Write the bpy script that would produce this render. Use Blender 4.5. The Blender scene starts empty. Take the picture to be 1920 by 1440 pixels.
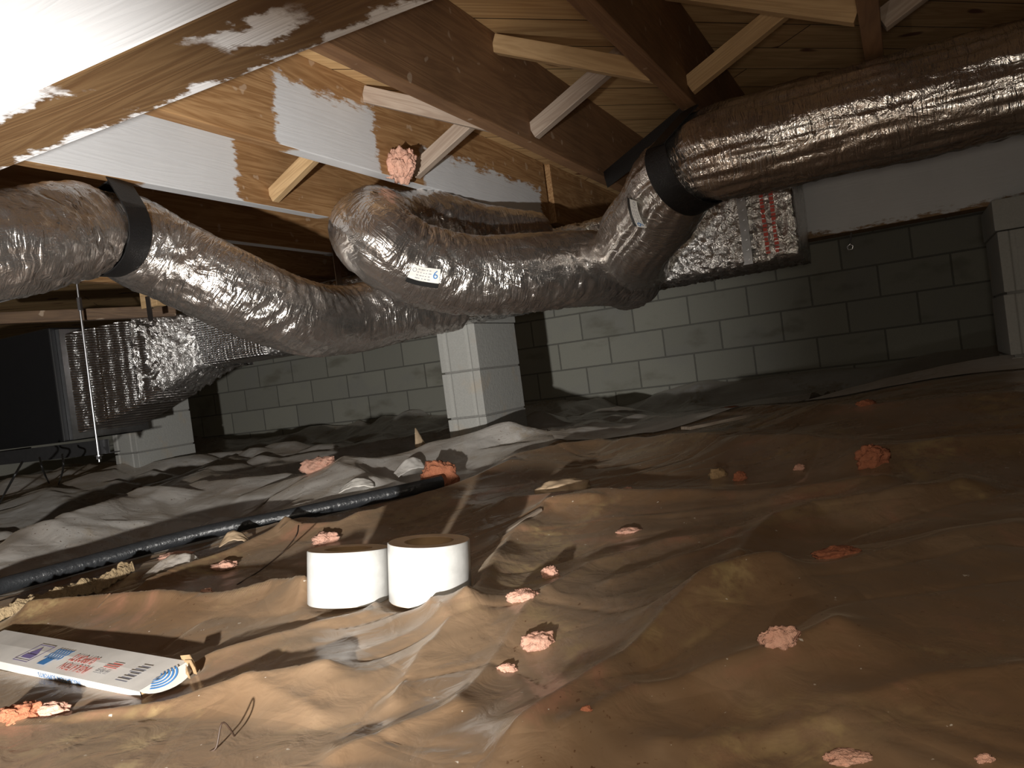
import bpy, bmesh, math, random
import numpy as np
from mathutils import Vector, Matrix

# ---------------------------------------------------------------- camera, world, light, exposure
G = 0.38                                   # height of the camera above the nominal ground
SC = bpy.context.scene
F_PX, YAW, PITCH, ROLL = 1479.9, 0.4677, -0.0111, -0.1297
def cam_axes():
    f = np.array([-math.sin(YAW) * math.cos(PITCH), math.cos(YAW) * math.cos(PITCH), math.sin(PITCH)])
    r = np.array([math.cos(YAW), math.sin(YAW), 0.0]); u = np.cross(r, f)
    return (math.cos(ROLL) * r + math.sin(ROLL) * u, -math.sin(ROLL) * r + math.cos(ROLL) * u, f)
CR, CU, CF = cam_axes()
EYE = np.array([0, 0, G])
cd = bpy.data.cameras.new('camera'); cam = bpy.data.objects.new('camera', cd); SC.collection.objects.link(cam)
cd.sensor_width = 36; cd.lens = F_PX / 1920 * 36; cd.clip_start = 0.02; cd.clip_end = 60
cam.matrix_world = Matrix(((CR[0], CU[0], -CF[0], 0), (CR[1], CU[1], -CF[1], 0), (CR[2], CU[2], -CF[2], G), (0, 0, 0, 1)))
SC.camera = cam

W = bpy.data.worlds.new('world'); SC.world = W; W.use_nodes = True
W.node_tree.nodes['Background'].inputs[0].default_value = (0.8, 0.75, 0.7, 1)
W.node_tree.nodes['Background'].inputs[1].default_value = 0.0

def spot(name, loc, aim, power, size, blend, radius, col):
    d = bpy.data.lights.new(name, 'SPOT'); d.energy = power; d.spot_size = math.radians(size); d.spot_blend = blend
    d.shadow_soft_size = radius; d.color = col
    o = bpy.data.objects.new(name, d); SC.collection.objects.link(o); o.location = loc
    o.rotation_euler = (Vector(aim) - Vector(loc)).to_track_quat('-Z', 'Y').to_euler()
    return o
# the inspection lamp lying low on the ground to the left of and behind the camera: a hot beam and its wide spill
LAMP = (-0.27, -0.42, G - 0.23)
spot('work_lamp_beam', LAMP, (LAMP[0] - 1.95, LAMP[1] + 2.28, LAMP[2] + .16), 262, 78, 0.75, 0.018, (1.0, 0.965, 0.91))
spot('work_lamp_spill', LAMP, (LAMP[0] - 1.0, LAMP[1] + 2.9, LAMP[2] + .5), 7, 165, 0.4, 0.018, (1.0, 0.93, 0.84))
# soft fill light added beside the lens to lift the dark ground
spot('camera_fill', (0.02, -0.02, G + 0.015), (-0.2, 1.2, G - 0.32), 17.0, 112, 1.0, 0.03, (1.0, 0.87, 0.70))

vs = SC.view_settings; vs.view_transform = 'Standard'; vs.look = 'None'; vs.gamma = 1.0; vs.use_curve_mapping = False
vs.exposure = 0.25
SC.cycles.max_bounces = 7; SC.cycles.transparent_max_bounces = 6

# ---------------------------------------------------------------- placement helpers (pixels of a sight line met with real planes)
def ray(u, v): return CF + CR * (u - 960) / F_PX - CU * (v - 720) / F_PX
def on_y(u, v, Y): d = ray(u, v); return EYE + d * (Y / d[1])
def on_x(u, v, X): d = ray(u, v); return EYE + d * (X / d[0])
def on_z(u, v, Z): d = ray(u, v); return EYE + d * ((Z - G) / d[2])
def at(u, v, depth): return EYE + ray(u, v) * depth
def project(P):
    d = np.asarray(P, float) - EYE; z = d @ CF
    return np.stack([960 + F_PX * (d @ CR) / z, 720 - F_PX * (d @ CU) / z, z], -1)
random.seed(4)

# ---------------------------------------------------------------- numpy gradient noise
_rng = np.random.RandomState(7); _perm = _rng.permutation(256); _perm = np.concatenate([_perm, _perm, _perm])
_grad = _rng.normal(size=(256, 3)); _grad /= np.linalg.norm(_grad, axis=1)[:, None]
def noise3(x, y, z):
    x, y, z = np.broadcast_arrays(np.asarray(x, float), np.asarray(y, float), np.asarray(z, float))
    xi, yi, zi = np.floor(x).astype(int), np.floor(y).astype(int), np.floor(z).astype(int)
    xf, yf, zf = x - xi, y - yi, z - zi
    fx, fy, fz = (t * t * t * (t * (t * 6 - 15) + 10) for t in (xf, yf, zf))
    out = 0
    for dx in (0, 1):
        for dy in (0, 1):
            for dz in (0, 1):
                h = _perm[_perm[_perm[(xi + dx) & 255] + ((yi + dy) & 255)] + ((zi + dz) & 255)]
                g = _grad[h]
                d = g[..., 0] * (xf - dx) + g[..., 1] * (yf - dy) + g[..., 2] * (zf - dz)
                w = (fx if dx else 1 - fx) * (fy if dy else 1 - fy) * (fz if dz else 1 - fz)
                out = out + d * w
    return out * 1.6
def ridged(x, y, z): return 1 - np.abs(noise3(x, y, z)) * 2
def facets(x, y, seed):
    """flat facets meeting in creases, like crumpled film (random heights on a triangle lattice)"""
    F2, G2 = .3660254, .2113249
    x, y = np.asarray(x, float), np.asarray(y, float)
    sk = (x + y) * F2; i, j = np.floor(x + sk).astype(int), np.floor(y + sk).astype(int)
    a, b = x + sk - i, y + sk - j                      # skewed cell coordinates, triangles split at a == b
    def H(i, j): return _hgt[_perm[_perm[(i + seed * 17) & 255] + ((j + seed * 31) & 255)]]
    up = a >= b
    h00, h11 = H(i, j), H(i + 1, j + 1); hm = np.where(up, H(i + 1, j), H(i, j + 1))
    mx, mn = np.maximum(a, b), np.minimum(a, b)
    return h00 * (1 - mx) + hm * (mx - mn) + h11 * mn
_hgt = np.random.RandomState(11).uniform(-1, 1, 256)
def sstep(a, b, x): t = np.clip((x - a) / (b - a), 0, 1); return t * t * (3 - 2 * t)

# ---------------------------------------------------------------- mesh helpers
class MB:
    """collects vertices and faces for one mesh object"""
    def __init__(s): s.v = []; s.f = []; s.uv = {}
    def add(s, verts, faces):
        n = len(s.v); s.v += [tuple(map(float, p)) for p in verts]
        s.f += [tuple(i + n for i in f) for f in faces]
    def box(s, lo, hi):
        (a, b, c), (d, e, f) = lo, hi
        s.add([(a, b, c), (d, b, c), (d, e, c), (a, e, c), (a, b, f), (d, b, f), (d, e, f), (a, e, f)],
              [(0, 3, 2, 1), (4, 5, 6, 7), (0, 1, 5, 4), (1, 2, 6, 5), (2, 3, 7, 6), (3, 0, 4, 7)])
    def prism(s, poly, z0, z1):
        n = len(poly)
        s.add([(x, y, z0) for x, y in poly] + [(x, y, z1) for x, y in poly],
              [tuple(range(n - 1, -1, -1)), tuple(range(n, 2 * n))] + [(i, (i + 1) % n, n + (i + 1) % n, n + i) for i in range(n)])
    def cyl(s, p, q, r, n=12, r2=None):
        p, q = np.array(p, float), np.array(q, float); r2 = r if r2 is None else r2
        a = (q - p) / np.linalg.norm(q - p); b = np.cross(a, [0, 0, 1.] if abs(a[2]) < .9 else [1., 0, 0]); b /= np.linalg.norm(b); c = np.cross(a, b)
        V = []
        for o, rr in ((p, r), (q, r2)):
            for k in range(n):
                t = 2 * math.pi * k / n; V.append(o + rr * (math.cos(t) * b + math.sin(t) * c))
        s.add(V, [tuple(range(n - 1, -1, -1)), tuple(range(n, 2 * n))] + [(i, (i + 1) % n, n + (i + 1) % n, n + i) for i in range(n)])
    def build(s, name, mat, parent=None, smooth=False, bevel=0, origin=None):
        me = bpy.data.meshes.new(name)
        V = np.array(s.v)
        if origin is None: origin = np.array([0, 0, 0.]) if parent is not None else np.array([(V[:, 0].min() + V[:, 0].max()) / 2, (V[:, 1].min() + V[:, 1].max()) / 2, V[:, 2].min()])
        origin = np.array(origin, float)
        me.from_pydata([tuple(p) for p in V - origin], [], s.f); me.update()
        bm = bmesh.new(); bm.from_mesh(me); bmesh.ops.recalc_face_normals(bm, faces=bm.faces); bm.to_mesh(me); bm.free()
        if smooth:
            for p in me.polygons: p.use_smooth = True
        me.materials.append(mat)
        o = bpy.data.objects.new(name, me); SC.collection.objects.link(o); o.location = origin
        if parent is not None:
            o.parent = parent; o.location = Vector(origin) - (parent.location if True else 0)
        if bevel:
            m = o.modifiers.new('bevel', 'BEVEL'); m.width = bevel; m.segments = 2; m.limit_method = 'ANGLE'
        return o
def tag(o, label=None, cat=None, group=None, kind=None):
    for k, v in (('label', label), ('category', cat), ('group', group), ('kind', kind)):
        if v: o[k] = v
    return o
def empty(name, loc):
    o = bpy.data.objects.new(name, None); SC.collection.objects.link(o); o.location = loc; o.empty_display_size = .05
    return o
def quick_grid(name, P, mat, parent=None, uv=None, smooth=True, closed_v=False):
    """P: (n, m, 3) array -> grid mesh; closed_v joins the last column to the first"""
    n, m, _ = P.shape
    idx = np.arange(n * m).reshape(n, m)
    nxt = np.roll(idx, -1, axis=1)
    a, b, c, d = idx[:-1], nxt[:-1], nxt[1:], idx[1:]
    if not closed_v: a, b, c, d = a[:, :-1], b[:, :-1], c[:, :-1], d[:, :-1]
    q = np.stack([a, d, c, b], -1).reshape(-1, 4)
    me = bpy.data.meshes.new(name)
    V = P.reshape(-1, 3)
    org = np.zeros(3) if parent is not None else np.array([V[:, 0].mean(), V[:, 1].mean(), V[:, 2].min()])
    if parent is not None: org = np.array(parent.location)
    V = V - org
    me.vertices.add(len(V)); me.vertices.foreach_set('co', V.astype(np.float32).ravel())
    me.loops.add(len(q) * 4); me.loops.foreach_set('vertex_index', q.astype(np.int32).ravel())
    me.polygons.add(len(q)); me.polygons.foreach_set('loop_start', np.arange(0, len(q) * 4, 4, dtype=np.int32))
    me.update(calc_edges=True)
    me.polygons.foreach_set('use_smooth', np.full(len(q), smooth))
    if uv is not None:
        l = me.uv_layers.new(name='uv'); U = uv.reshape(-1, 2)[q.ravel()].astype(np.float32)
        l.data.foreach_set('uv', U.ravel())
    me.materials.append(mat); me.validate()
    o = bpy.data.objects.new(name, me); SC.collection.objects.link(o)
    if parent is not None: o.parent = parent
    else: o.location = org
    return o
def catmull(pts, step):
    pts = [np.array(p, float) for p in pts]; P = [2 * pts[0] - pts[1]] + pts + [2 * pts[-1] - pts[-2]]
    out = []
    for i in range(1, len(P) - 2):
        p0, p1, p2, p3 = P[i - 1:i + 3]
        for t in np.linspace(0, 1, 24, endpoint=False):
            out.append(.5 * ((2 * p1) + (-p0 + p2) * t + (2 * p0 - 5 * p1 + 4 * p2 - p3) * t * t + (-p0 + 3 * p1 - 3 * p2 + p3) * t ** 3))
    out.append(pts[-1]); out = np.array(out)
    s = np.concatenate([[0], np.cumsum(np.linalg.norm(np.diff(out, axis=0), axis=1))])
    n = max(3, int(s[-1] / step)); t = np.linspace(0, s[-1], n)
    return np.stack([np.interp(t, s, out[:, k]) for k in range(3)], -1), t
def frames(C, up=(0, 0, 1.)):
    T = np.gradient(C, axis=0); T /= np.linalg.norm(T, axis=1)[:, None]
    n0 = np.array(up) - T[0] * (T[0] @ np.array(up)); n0 /= np.linalg.norm(n0); N = [n0]
    for k in range(1, len(C)):
        n = N[-1] - T[k] * (N[-1] @ T[k]); N.append(n / np.linalg.norm(n))
    N = np.array(N); return T, N, np.cross(T, N)
def wire(name, pts, r, mat, parent=None, n=8, smooth_step=.01):
    C, s = catmull(pts, smooth_step); T, N, B = frames(C, (0.3, .2, 1.))
    th = np.linspace(0, 2 * math.pi, n, endpoint=False)
    P = C[:, None] + r * (np.cos(th)[None, :, None] * N[:, None] + np.sin(th)[None, :, None] * B[:, None])
    return quick_grid(name, P, mat, parent, closed_v=True)
def ribbon(name, pts, side, width, thick, mat, parent=None, smooth=True):
    """flat band of given width and thickness along pts; side: (n,3) width directions"""
    C = np.array(pts, float); S = np.array(side, float)
    if S.ndim == 1: S = np.repeat(S[None], len(C), 0)
    T = np.gradient(C, axis=0); T /= np.linalg.norm(T, axis=1)[:, None]
    S = S - T * (S * T).sum(1)[:, None]; S /= np.linalg.norm(S, axis=1)[:, None]; Nn = np.cross(T, S)
    w, t = width / 2, thick / 2
    prof = [(-w, -t), (w, -t), (w, t), (-w, t)]
    P = np.stack([C + S * a + Nn * b for a, b in prof], 1)
    return quick_grid(name, P, mat, parent, closed_v=True, smooth=False)
def text_mesh(body, size):
    cu = bpy.data.curves.new('t', 'FONT'); cu.body = body; cu.size = size; cu.resolution_u = 2; cu.align_x = 'CENTER'; cu.align_y = 'CENTER'
    o = bpy.data.objects.new('t', cu); SC.collection.objects.link(o); bpy.context.view_layer.update()
    me = bpy.data.meshes.new_from_object(o.evaluated_get(bpy.context.evaluated_depsgraph_get()))
    V = [tuple(v.co) for v in me.vertices]; Fc = [tuple(p.vertices) for p in me.polygons]
    bpy.data.objects.remove(o); bpy.data.curves.remove(cu); bpy.data.meshes.remove(me)
    return V, Fc

# ---------------------------------------------------------------- materials
class NT:
    def __init__(s, name):
        s.m = bpy.data.materials.new(name); s.m.use_nodes = True; s.t = s.m.node_tree; s.b = s.t.nodes['Principled BSDF']
    def n(s, kind, **kw):
        nd = s.t.nodes.new(kind)
        for k, v in kw.items(): setattr(nd, k, v)
        return nd
    def set(s, sock, v):
        if hasattr(v, 'is_output') or isinstance(v, bpy.types.NodeSocket): s.t.links.new(v, sock)
        elif isinstance(v, (tuple, list)) and len(v) == 3 and sock.type == 'RGBA': sock.default_value = (*v, 1)
        else: sock.default_value = v
    def math(s, op, a, b=0.0, c=0.0, clamp=False):
        nd = s.n('ShaderNodeMath', operation=op, use_clamp=clamp); s.set(nd.inputs[0], a); s.set(nd.inputs[1], b)
        if op in ('MULTIPLY_ADD', 'SMOOTH_MIN'): s.set(nd.inputs[2], c)
        return nd.outputs[0]
    def ss(s, x, a, b):
        nd = s.n('ShaderNodeMapRange', interpolation_type='SMOOTHSTEP'); s.set(nd.inputs[0], x); s.set(nd.inputs[1], a); s.set(nd.inputs[2], b); return nd.outputs[0]
    def coord(s, which='Object'): return s.n('ShaderNodeTexCoord').outputs[which]
    def mapping(s, v, scale=(1, 1, 1), rot=(0, 0, 0), loc=(0, 0, 0)):
        nd = s.n('ShaderNodeMapping'); s.set(nd.inputs[0], v); nd.inputs[1].default_value = loc; nd.inputs[2].default_value = rot; nd.inputs[3].default_value = scale; return nd.outputs[0]
    def noise(s, v, scale, detail=4, rough=.55, dist=0.0):
        nd = s.n('ShaderNodeTexNoise'); s.set(nd.inputs['Vector'], v); nd.inputs['Scale'].default_value = scale; nd.inputs['Detail'].default_value = detail
        nd.inputs['Roughness'].default_value = rough; nd.inputs['Distortion'].default_value = dist; return nd.outputs[0]
    def ramp(s, x, stops):
        nd = s.n('ShaderNodeValToRGB'); s.set(nd.inputs[0], x); e = nd.color_ramp.elements
        while len(e) < len(stops): e.new(.5)
        for el, (p, c) in zip(e, stops): el.position = p; el.color = (*c, 1) if len(c) == 3 else c
        return nd.outputs[0]
    def mix(s, f, a, b):
        nd = s.n('ShaderNodeMix', data_type='RGBA'); s.set(nd.inputs[0], f); s.set(nd.inputs[6], a); s.set(nd.inputs[7], b); return nd.outputs[2]
    def sep(s, v): nd = s.n('ShaderNodeSeparateXYZ'); s.set(nd.inputs[0], v); return nd.outputs
    def vadd(s, a, b):
        nd = s.n('ShaderNodeVectorMath', operation='ADD'); s.set(nd.inputs[0], a); s.set(nd.inputs[1], b); return nd.outputs[0]
    def bump(s, h, strength, dist=.01, chain=None):
        nd = s.n('ShaderNodeBump'); nd.inputs['Strength'].default_value = strength; nd.inputs['Distance'].default_value = dist
        s.set(nd.inputs['Height'], h)
        if chain is not None: s.set(nd.inputs['Normal'], chain)
        s.set(s.b.inputs['Normal'], nd.outputs[0]); return nd.outputs[0]
    def out(s, col=None, rough=None, metal=None, spec=None, coat=None):
        for nm, v in (('Base Color', col), ('Roughness', rough), ('Metallic', metal), ('Specular IOR Level', spec), ('Coat Weight', coat)):
            if v is not None: s.set(s.b.inputs[nm], v)
        return s.m
def plain(name, col, rough=.6, metal=0.0, bump=0, scale=40):
    t = NT(name); n = t.noise(t.coord(), scale, 5)
    c = t.mix(n, tuple(x * .72 for x in col), tuple(min(1, x * 1.25) for x in col))
    if bump: t.bump(n, bump, .004)
    return t.out(c, rough, metal)
PAINT = (0.66, 0.67, 0.69)
def wood(name, axis, light, dark, knots=.35, paint=(), under=(), paint_normal=0, stains=True, feather=.03):
    """axis 0/1: grain direction. paint: (a0,a1,z0,z1) patches along the grain on the faces looking along +-paint_normal axis;
    under: (a0,a1) painted stretches of the underside. all in the object's own space"""
    t = NT(name); v = t.coord()
    rnd = t.n('ShaderNodeObjectInfo').outputs['Random']
    off = t.n('ShaderNodeCombineXYZ'); o3 = t.math('MULTIPLY', rnd, 37.0); t.set(off.inputs[2], o3); t.set(off.inputs[1 - axis], o3)
    vv = t.vadd(v, off.outputs[0])
    sc = [9.0, 9.0, 9.0]; sc[axis] = .7
    g = t.noise(t.mapping(vv, tuple(sc)), 2.2, 3, .5, 1.6)
    sc2 = [70.0, 70.0, 70.0]; sc2[axis] = 2.0
    g2 = t.noise(t.mapping(vv, tuple(sc2)), 1.5, 4, .6)
    gm = t.math('FRACT', t.math('MULTIPLY', g, 6.0))
    gm = t.math('ABSOLUTE', t.math('SUBTRACT', gm, .5))
    f = t.math('ADD', t.math('MULTIPLY', gm, 1.1), t.math('MULTIPLY', t.math('SUBTRACT', g2, .5), .9), clamp=True)
    c = t.mix(f, dark, light)
    if stains:
        st = t.ss(t.noise(t.mapping(vv, (1, 1, 1)), 2.6, 4), .5, .75)
        c = t.mix(t.math('MULTIPLY', st, .55), c, tuple(x * .45 for x in dark))
        sp = t.ss(t.noise(vv, 26, 1), .70, .74)
        c = t.mix(t.math('MULTIPLY', sp, .35), c, (.62, .5, .38))
    nrm = t.bump(f, .25, .002)
    if paint or under:
        geo = t.n('ShaderNodeNewGeometry').outputs['Normal']; nx = t.sep(geo)
        sc3 = [26.0, 26.0, 26.0]; sc3[axis] = 26.0; sc3[2] = 150.0 if axis == 1 else 26.0
        br = t.noise(t.mapping(v, (10, 8, 40)), 2.0, 5, .7)
        br2 = t.noise(v, 11, 4, .65)
        jit = t.math('ADD', t.math('MULTIPLY', t.math('SUBTRACT', br, .5), .10), t.math('MULTIPLY', t.math('SUBTRACT', br2, .5), .07))
        X = t.sep(v); a = X[axis]; z = X[2]
        total = None
        def band(x, lo, hi, fe):
            x = t.math('ADD', x, jit)
            return t.math('MINIMUM', t.ss(x, lo - fe, lo + fe), t.math('SUBTRACT', 1.0, t.ss(x, hi - fe, hi + fe)))
        side = t.math('LESS_THAN', t.math('ABSOLUTE', nx[2]), .5)
        dn = t.math('LESS_THAN', nx[2], -.5)
        for (a0, a1, z0, z1) in paint:
            m = t.math('MULTIPLY', t.math('MULTIPLY', band(a, a0, a1, feather * .3), band(z, z0, z1, feather * .3)), side)
            total = m if total is None else t.math('MAXIMUM', total, m)
        for q in under:
            m = band(a, q[0], q[1], feather * .5)
            if len(q) > 2: m = t.math('MULTIPLY', m, band(X[1 - axis], q[2], q[3], .006))
            m = t.math('MULTIPLY', m, dn)
            total = m if total is None else t.math('MAXIMUM', total, m)
        pc = t.mix(t.noise(v, 9, 3), tuple(x * .86 for x in PAINT), PAINT)
        c = t.mix(total, c, pc)
    return t.out(c, .62, 0, .35)
L_, D_ = (.50, .31, .15), (.26, .135, .055)

def foil(name, tint=(.72, .69, .66), bump=.5, tube=False, rough=.16):
    """crinkled metallised film; on the ducts the creases run round the tube"""
    t = NT(name)
    if tube: at_ = t.n('ShaderNodeAttribute', attribute_name='tube_co'); v = at_.outputs['Vector']
    else: v = t.coord()
    wv = t.vadd(v, t.mapping(t.noise(v, 9, 3), (.03, .03, .03)))
    if tube:
        a = t.noise(t.mapping(wv, (75, 9, 9)), 1.0, 3, .55, .6); a = t.math('ABSOLUTE', t.math('SUBTRACT', a, .5))
        b = t.noise(t.mapping(wv, (240, 22, 22)), 1.0, 3, .6, .4)
        c0 = t.noise(t.mapping(v, (22, 22, 22)), 1.0, 4, .6, 1.0); c0 = t.math('ABSOLUTE', t.math('SUBTRACT', c0, .5))
        amt = t.ss(t.noise(v, 4.5, 3), .35, .65)
        h = t.math('ADD', t.math('MULTIPLY', t.math('MULTIPLY', a, 1.6), amt), t.math('MULTIPLY', b, .22)); h = t.math('ADD', h, t.math('MULTIPLY', c0, .9))
    else:
        n1 = t.noise(wv, 30, 5, .6, .8); c0 = t.noise(wv, 60, 3, .6, .5); h = t.math('ADD', n1, t.math('ABSOLUTE', t.math('SUBTRACT', c0, .5)))
    t.bump(h, bump, .012)
    dirt = t.ss(t.noise(v, 5, 4), .45, .8)
    c = t.mix(t.math('MULTIPLY', dirt, .5), tint, (.46, .37, .31))
    r = t.math('ADD', rough, t.math('MULTIPLY', t.noise(v, 12, 3), .16))
    return t.out(c, r, .95)
M = {}
M['foil'] = foil('silver_duct_jacket', (.76, .73, .70), .6, True)
M['foil_wrap'] = foil('foil_wrap', (.80, .79, .78), .6, rough=.2)
def bubble_foil():
    t = NT('embossed_foil'); v = t.coord(); X = t.sep(v)
    w = t.math('SINE', t.math('MULTIPLY', X[2], 2 * math.pi / .0105)); w2 = t.math('SINE', t.math('MULTIPLY', X[0], 2 * math.pi / .016))
    bump = t.math('ADD', w, t.math('MULTIPLY', w2, .45))
    h = t.math('ADD', t.math('MULTIPLY', bump, .25), t.math('MULTIPLY', t.noise(v, 18, 4), 1.2)); t.bump(h, .9, .010)
    return t.out((.84, .83, .83), .26, 1.0)
M['bubble'] = bubble_foil()
M['zinc'] = plain('galvanised_steel', (.55, .56, .58), .32, 1.0)
M['steel_dark'] = plain('dull_steel', (.12, .12, .125), .45, .8)
M['cabinet'] = plain('dark_cabinet_paint', (.009, .009, .010), .55)
M['black'] = plain('black_strap_plastic', (.006, .006, .0065), .5, 0, .4, 220)
M['black_pipe'] = plain('black_pipe_plastic', (.026, .028, .031), .34, 0, 1.0, 45)
M['joist'] = wood('joist_wood', 1, L_, D_)
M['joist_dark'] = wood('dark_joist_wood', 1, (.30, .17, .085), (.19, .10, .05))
M['brace'] = wood('brace_wood', 0, (.60, .42, .23), (.40, .26, .13), stains=False)
M['brace_grey'] = wood('grey_brace_wood', 0, (.46, .38, .31), (.30, .23, .18), stains=False)
def plank_mat():
    t = NT('subfloor_planks'); v = t.mapping(t.coord(), (1, 1, 1), (0, 0, math.radians(-45)))
    b = t.n('ShaderNodeTexBrick', offset=.37); t.set(b.inputs['Vector'], v)
    for k, x in (('Scale', 1.0), ('Mortar Size', .0022), ('Mortar Smooth', .1), ('Bias', 0.0), ('Brick Width', 2.4), ('Row Height', .142)): b.inputs[k].default_value = x
    b.inputs['Color1'].default_value = (0, 0, 0, 1); b.inputs['Color2'].default_value = (1, 1, 1, 1); b.inputs['Mortar'].default_value = (.5, .5, .5, 1)
    tone = t.sep(b.outputs[0])[0]
    sh = t.n('ShaderNodeCombineXYZ'); t.set(sh.inputs[2], t.math('MULTIPLY', tone, 5.0))
    vv = t.vadd(v, sh.outputs[0])
    g = t.noise(t.mapping(vv, (1.0, 14, 6)), 1.6, 3, .5, 1.2)
    gm = t.math('ABSOLUTE', t.math('SUBTRACT', t.math('FRACT', t.math('MULTIPLY', g, 5.0)), .5))
    f = t.math('ADD', t.math('MULTIPLY', gm, 1.2), t.math('MULTIPLY', tone, .35), clamp=True)
    c = t.mix(f, (.46, .27, .12), (.72, .50, .25))
    kn = t.ss(t.noise(t.mapping(vv, (1, 2.2, 1)), 5.5, 0), .73, .77); c = t.mix(kn, c, (.16, .06, .025))
    c = t.mix(b.outputs['Fac'], c, (.05, .025, .01))
    t.bump(b.outputs['Fac'], -.4, .004)
    return t.out(c, .6)
M['planks'] = plank_mat()
WALL_X, WALL_Z = -6.0139, 0.1921 + G
def block_mat():
    t = NT('concrete_block_wall'); X = t.sep(t.coord())
    cv = t.n('ShaderNodeCombineXYZ'); t.set(cv.inputs[0], X[0]); t.set(cv.inputs[1], X[2])
    nz = t.noise(t.coord(), 30, 3)
    b = t.n('ShaderNodeTexBrick', offset=.5); t.set(b.inputs['Vector'], t.vadd(cv.outputs[0], t.mapping(nz, (.004, .004, .004))))
    for k, x in (('Scale', 1.0), ('Mortar Size', .0065), ('Mortar Smooth', .2), ('Bias', 0.0), ('Brick Width', .4064), ('Row Height', .2032)): b.inputs[k].default_value = x
    b.inputs['Color1'].default_value = (0, 0, 0, 1); b.inputs['Color2'].default_value = (1, 1, 1, 1); b.inputs['Mortar'].default_value = (.4, .4, .4, 1)
    tone = t.sep(b.outputs[0])[0]
    c = t.mix(tone, (.47, .47, .41), (.58, .58, .50))
    pv = t.noise(t.coord(), 3.2, 4); c = t.mix(t.math('MULTIPLY', t.ss(pv, .5, .7), .35), c, (.44, .44, .44))
    fine = t.noise(t.coord(), 140, 4, .7); c = t.mix(t.math('MULTIPLY', fine, .5), c, (.22, .215, .19))
    c = t.mix(t.math('MULTIPLY', b.outputs['Fac'], .75), c, (.17, .168, .15))
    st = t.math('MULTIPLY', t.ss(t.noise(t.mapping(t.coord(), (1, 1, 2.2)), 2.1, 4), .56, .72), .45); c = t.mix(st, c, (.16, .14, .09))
    h = t.math('SUBTRACT', t.math('MULTIPLY', fine, .25), b.outputs['Fac']); t.bump(h, .5, .006)
    return t.out(c, .85)
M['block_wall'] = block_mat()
def pier_mat():
    t = NT('concrete_pier_block'); v = t.coord(); fine = t.noise(v, 150, 4, .7); big = t.noise(v, 6, 4)
    c = t.mix(fine, (.34, .34, .32), (.50, .50, .475)); c = t.mix(t.math('MULTIPLY', t.ss(big, .55, .72), .5), c, (.50, .40, .28))
    vor = t.noise(v, 60, 2); t.bump(t.math('ADD', fine, vor), .35, .004)
    return t.out(c, .88)
M['pier'] = pier_mat()
M['mortar'] = plain('mortar', (.27, .265, .25), .9, 0, .5, 90)
def soil_mat():
    t = NT('red_clay_soil'); v = t.coord(); n = t.noise(v, 6, 6, .65); n2 = t.noise(v, 60, 4)
    c = t.mix(n, (.20, .085, .04), (.34, .19, .10)); c = t.mix(t.math('MULTIPLY', n2, .5), c, (.16, .08, .04)); t.bump(t.math('ADD', n, n2), .6, .02)
    return t.out(c, .95)
M['soil'] = soil_mat()
def tan_soil():
    t = NT('crumbly_tan_soil'); v = t.coord(); n = t.noise(v, 30, 6, .7); n2 = t.noise(v, 160, 4)
    c = t.mix(n, (.24, .155, .075), (.52, .40, .24)); t.bump(t.math('ADD', n, n2), .8, .012); return t.out(c, .95)
M['tan_soil'] = tan_soil()
def sheet_mat(name, clean, dirty, dust, rough, opac, redness):
    """cloudy polythene: glossy film, soil showing through where it is thin, dusty patches and specks of dirt of their own shape"""
    t = NT(name); v = t.coord(); geo = t.n('ShaderNodeNewGeometry').outputs['Position']
    a = t.noise(geo, 1.5, 5, .6, .4); b = t.noise(geo, 4.2, 5, .62, .6); f = t.noise(geo, 26, 5, .68); sp = t.noise(geo, 95, 3, .6)
    c = t.mix(t.ss(a, .38, .62), clean, dirty)
    c = t.mix(t.math('MULTIPLY', t.ss(b, .55, .72), redness), c, (.40, .185, .12))
    dm = t.math('MULTIPLY', t.ss(t.noise(geo, 2.6, 4, .6, .8), .52, .68), t.ss(f, .42, .62)); c = t.mix(t.math('MULTIPLY', dm, .75), c, dust)
    sk = t.math('MULTIPLY', t.ss(sp, .64, .70), t.ss(t.noise(geo, 3.4, 3), .48, .62)); c = t.mix(t.math('MULTIPLY', sk, .8), c, (.10, .045, .02))
    wh = t.math('MULTIPLY', t.ss(t.noise(geo, 70, 2), .735, .75), t.ss(a, .45, .5)); c = t.mix(wh, c, (.62, .56, .48))
    vo = t.n('ShaderNodeTexVoronoi', feature='DISTANCE_TO_EDGE'); t.set(vo.inputs['Vector'], t.vadd(geo, t.mapping(t.n('ShaderNodeTexNoise').outputs['Color'], (.2, .2, .2)))); vo.inputs['Scale'].default_value = 5.0
    n1 = t.bump(t.math('ADD', t.noise(t.mapping(geo, (1, 1, 1)), 17, 4, .5, 1.0), t.math('MULTIPLY', t.math('MINIMUM', vo.outputs[0], .06), 3.5)), .26, .012)
    r = t.math('ADD', rough, t.math('MULTIPLY', dm, .4), clamp=True)
    t.out(c, r, 0, .5); t.b.inputs['Sheen Weight'].default_value = .15; t.b.inputs['Sheen Tint'].default_value = (.9, .74, .56, 1); t.b.inputs['Sheen Roughness'].default_value = .4
    tr = t.n('ShaderNodeBsdfTransparent'); mx = t.n('ShaderNodeMixShader'); o = t.t.nodes['Material Output']
    t.set(tr.inputs[0], (.95, .9, .85))
    t.set(mx.inputs[0], t.math('ADD', opac, t.math('MULTIPLY', b, .3), clamp=True)); t.t.links.new(tr.outputs[0], mx.inputs[1]); t.t.links.new(t.b.outputs[0], mx.inputs[2]); t.t.links.new(mx.outputs[0], o.inputs[0])
    return t.m
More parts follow.
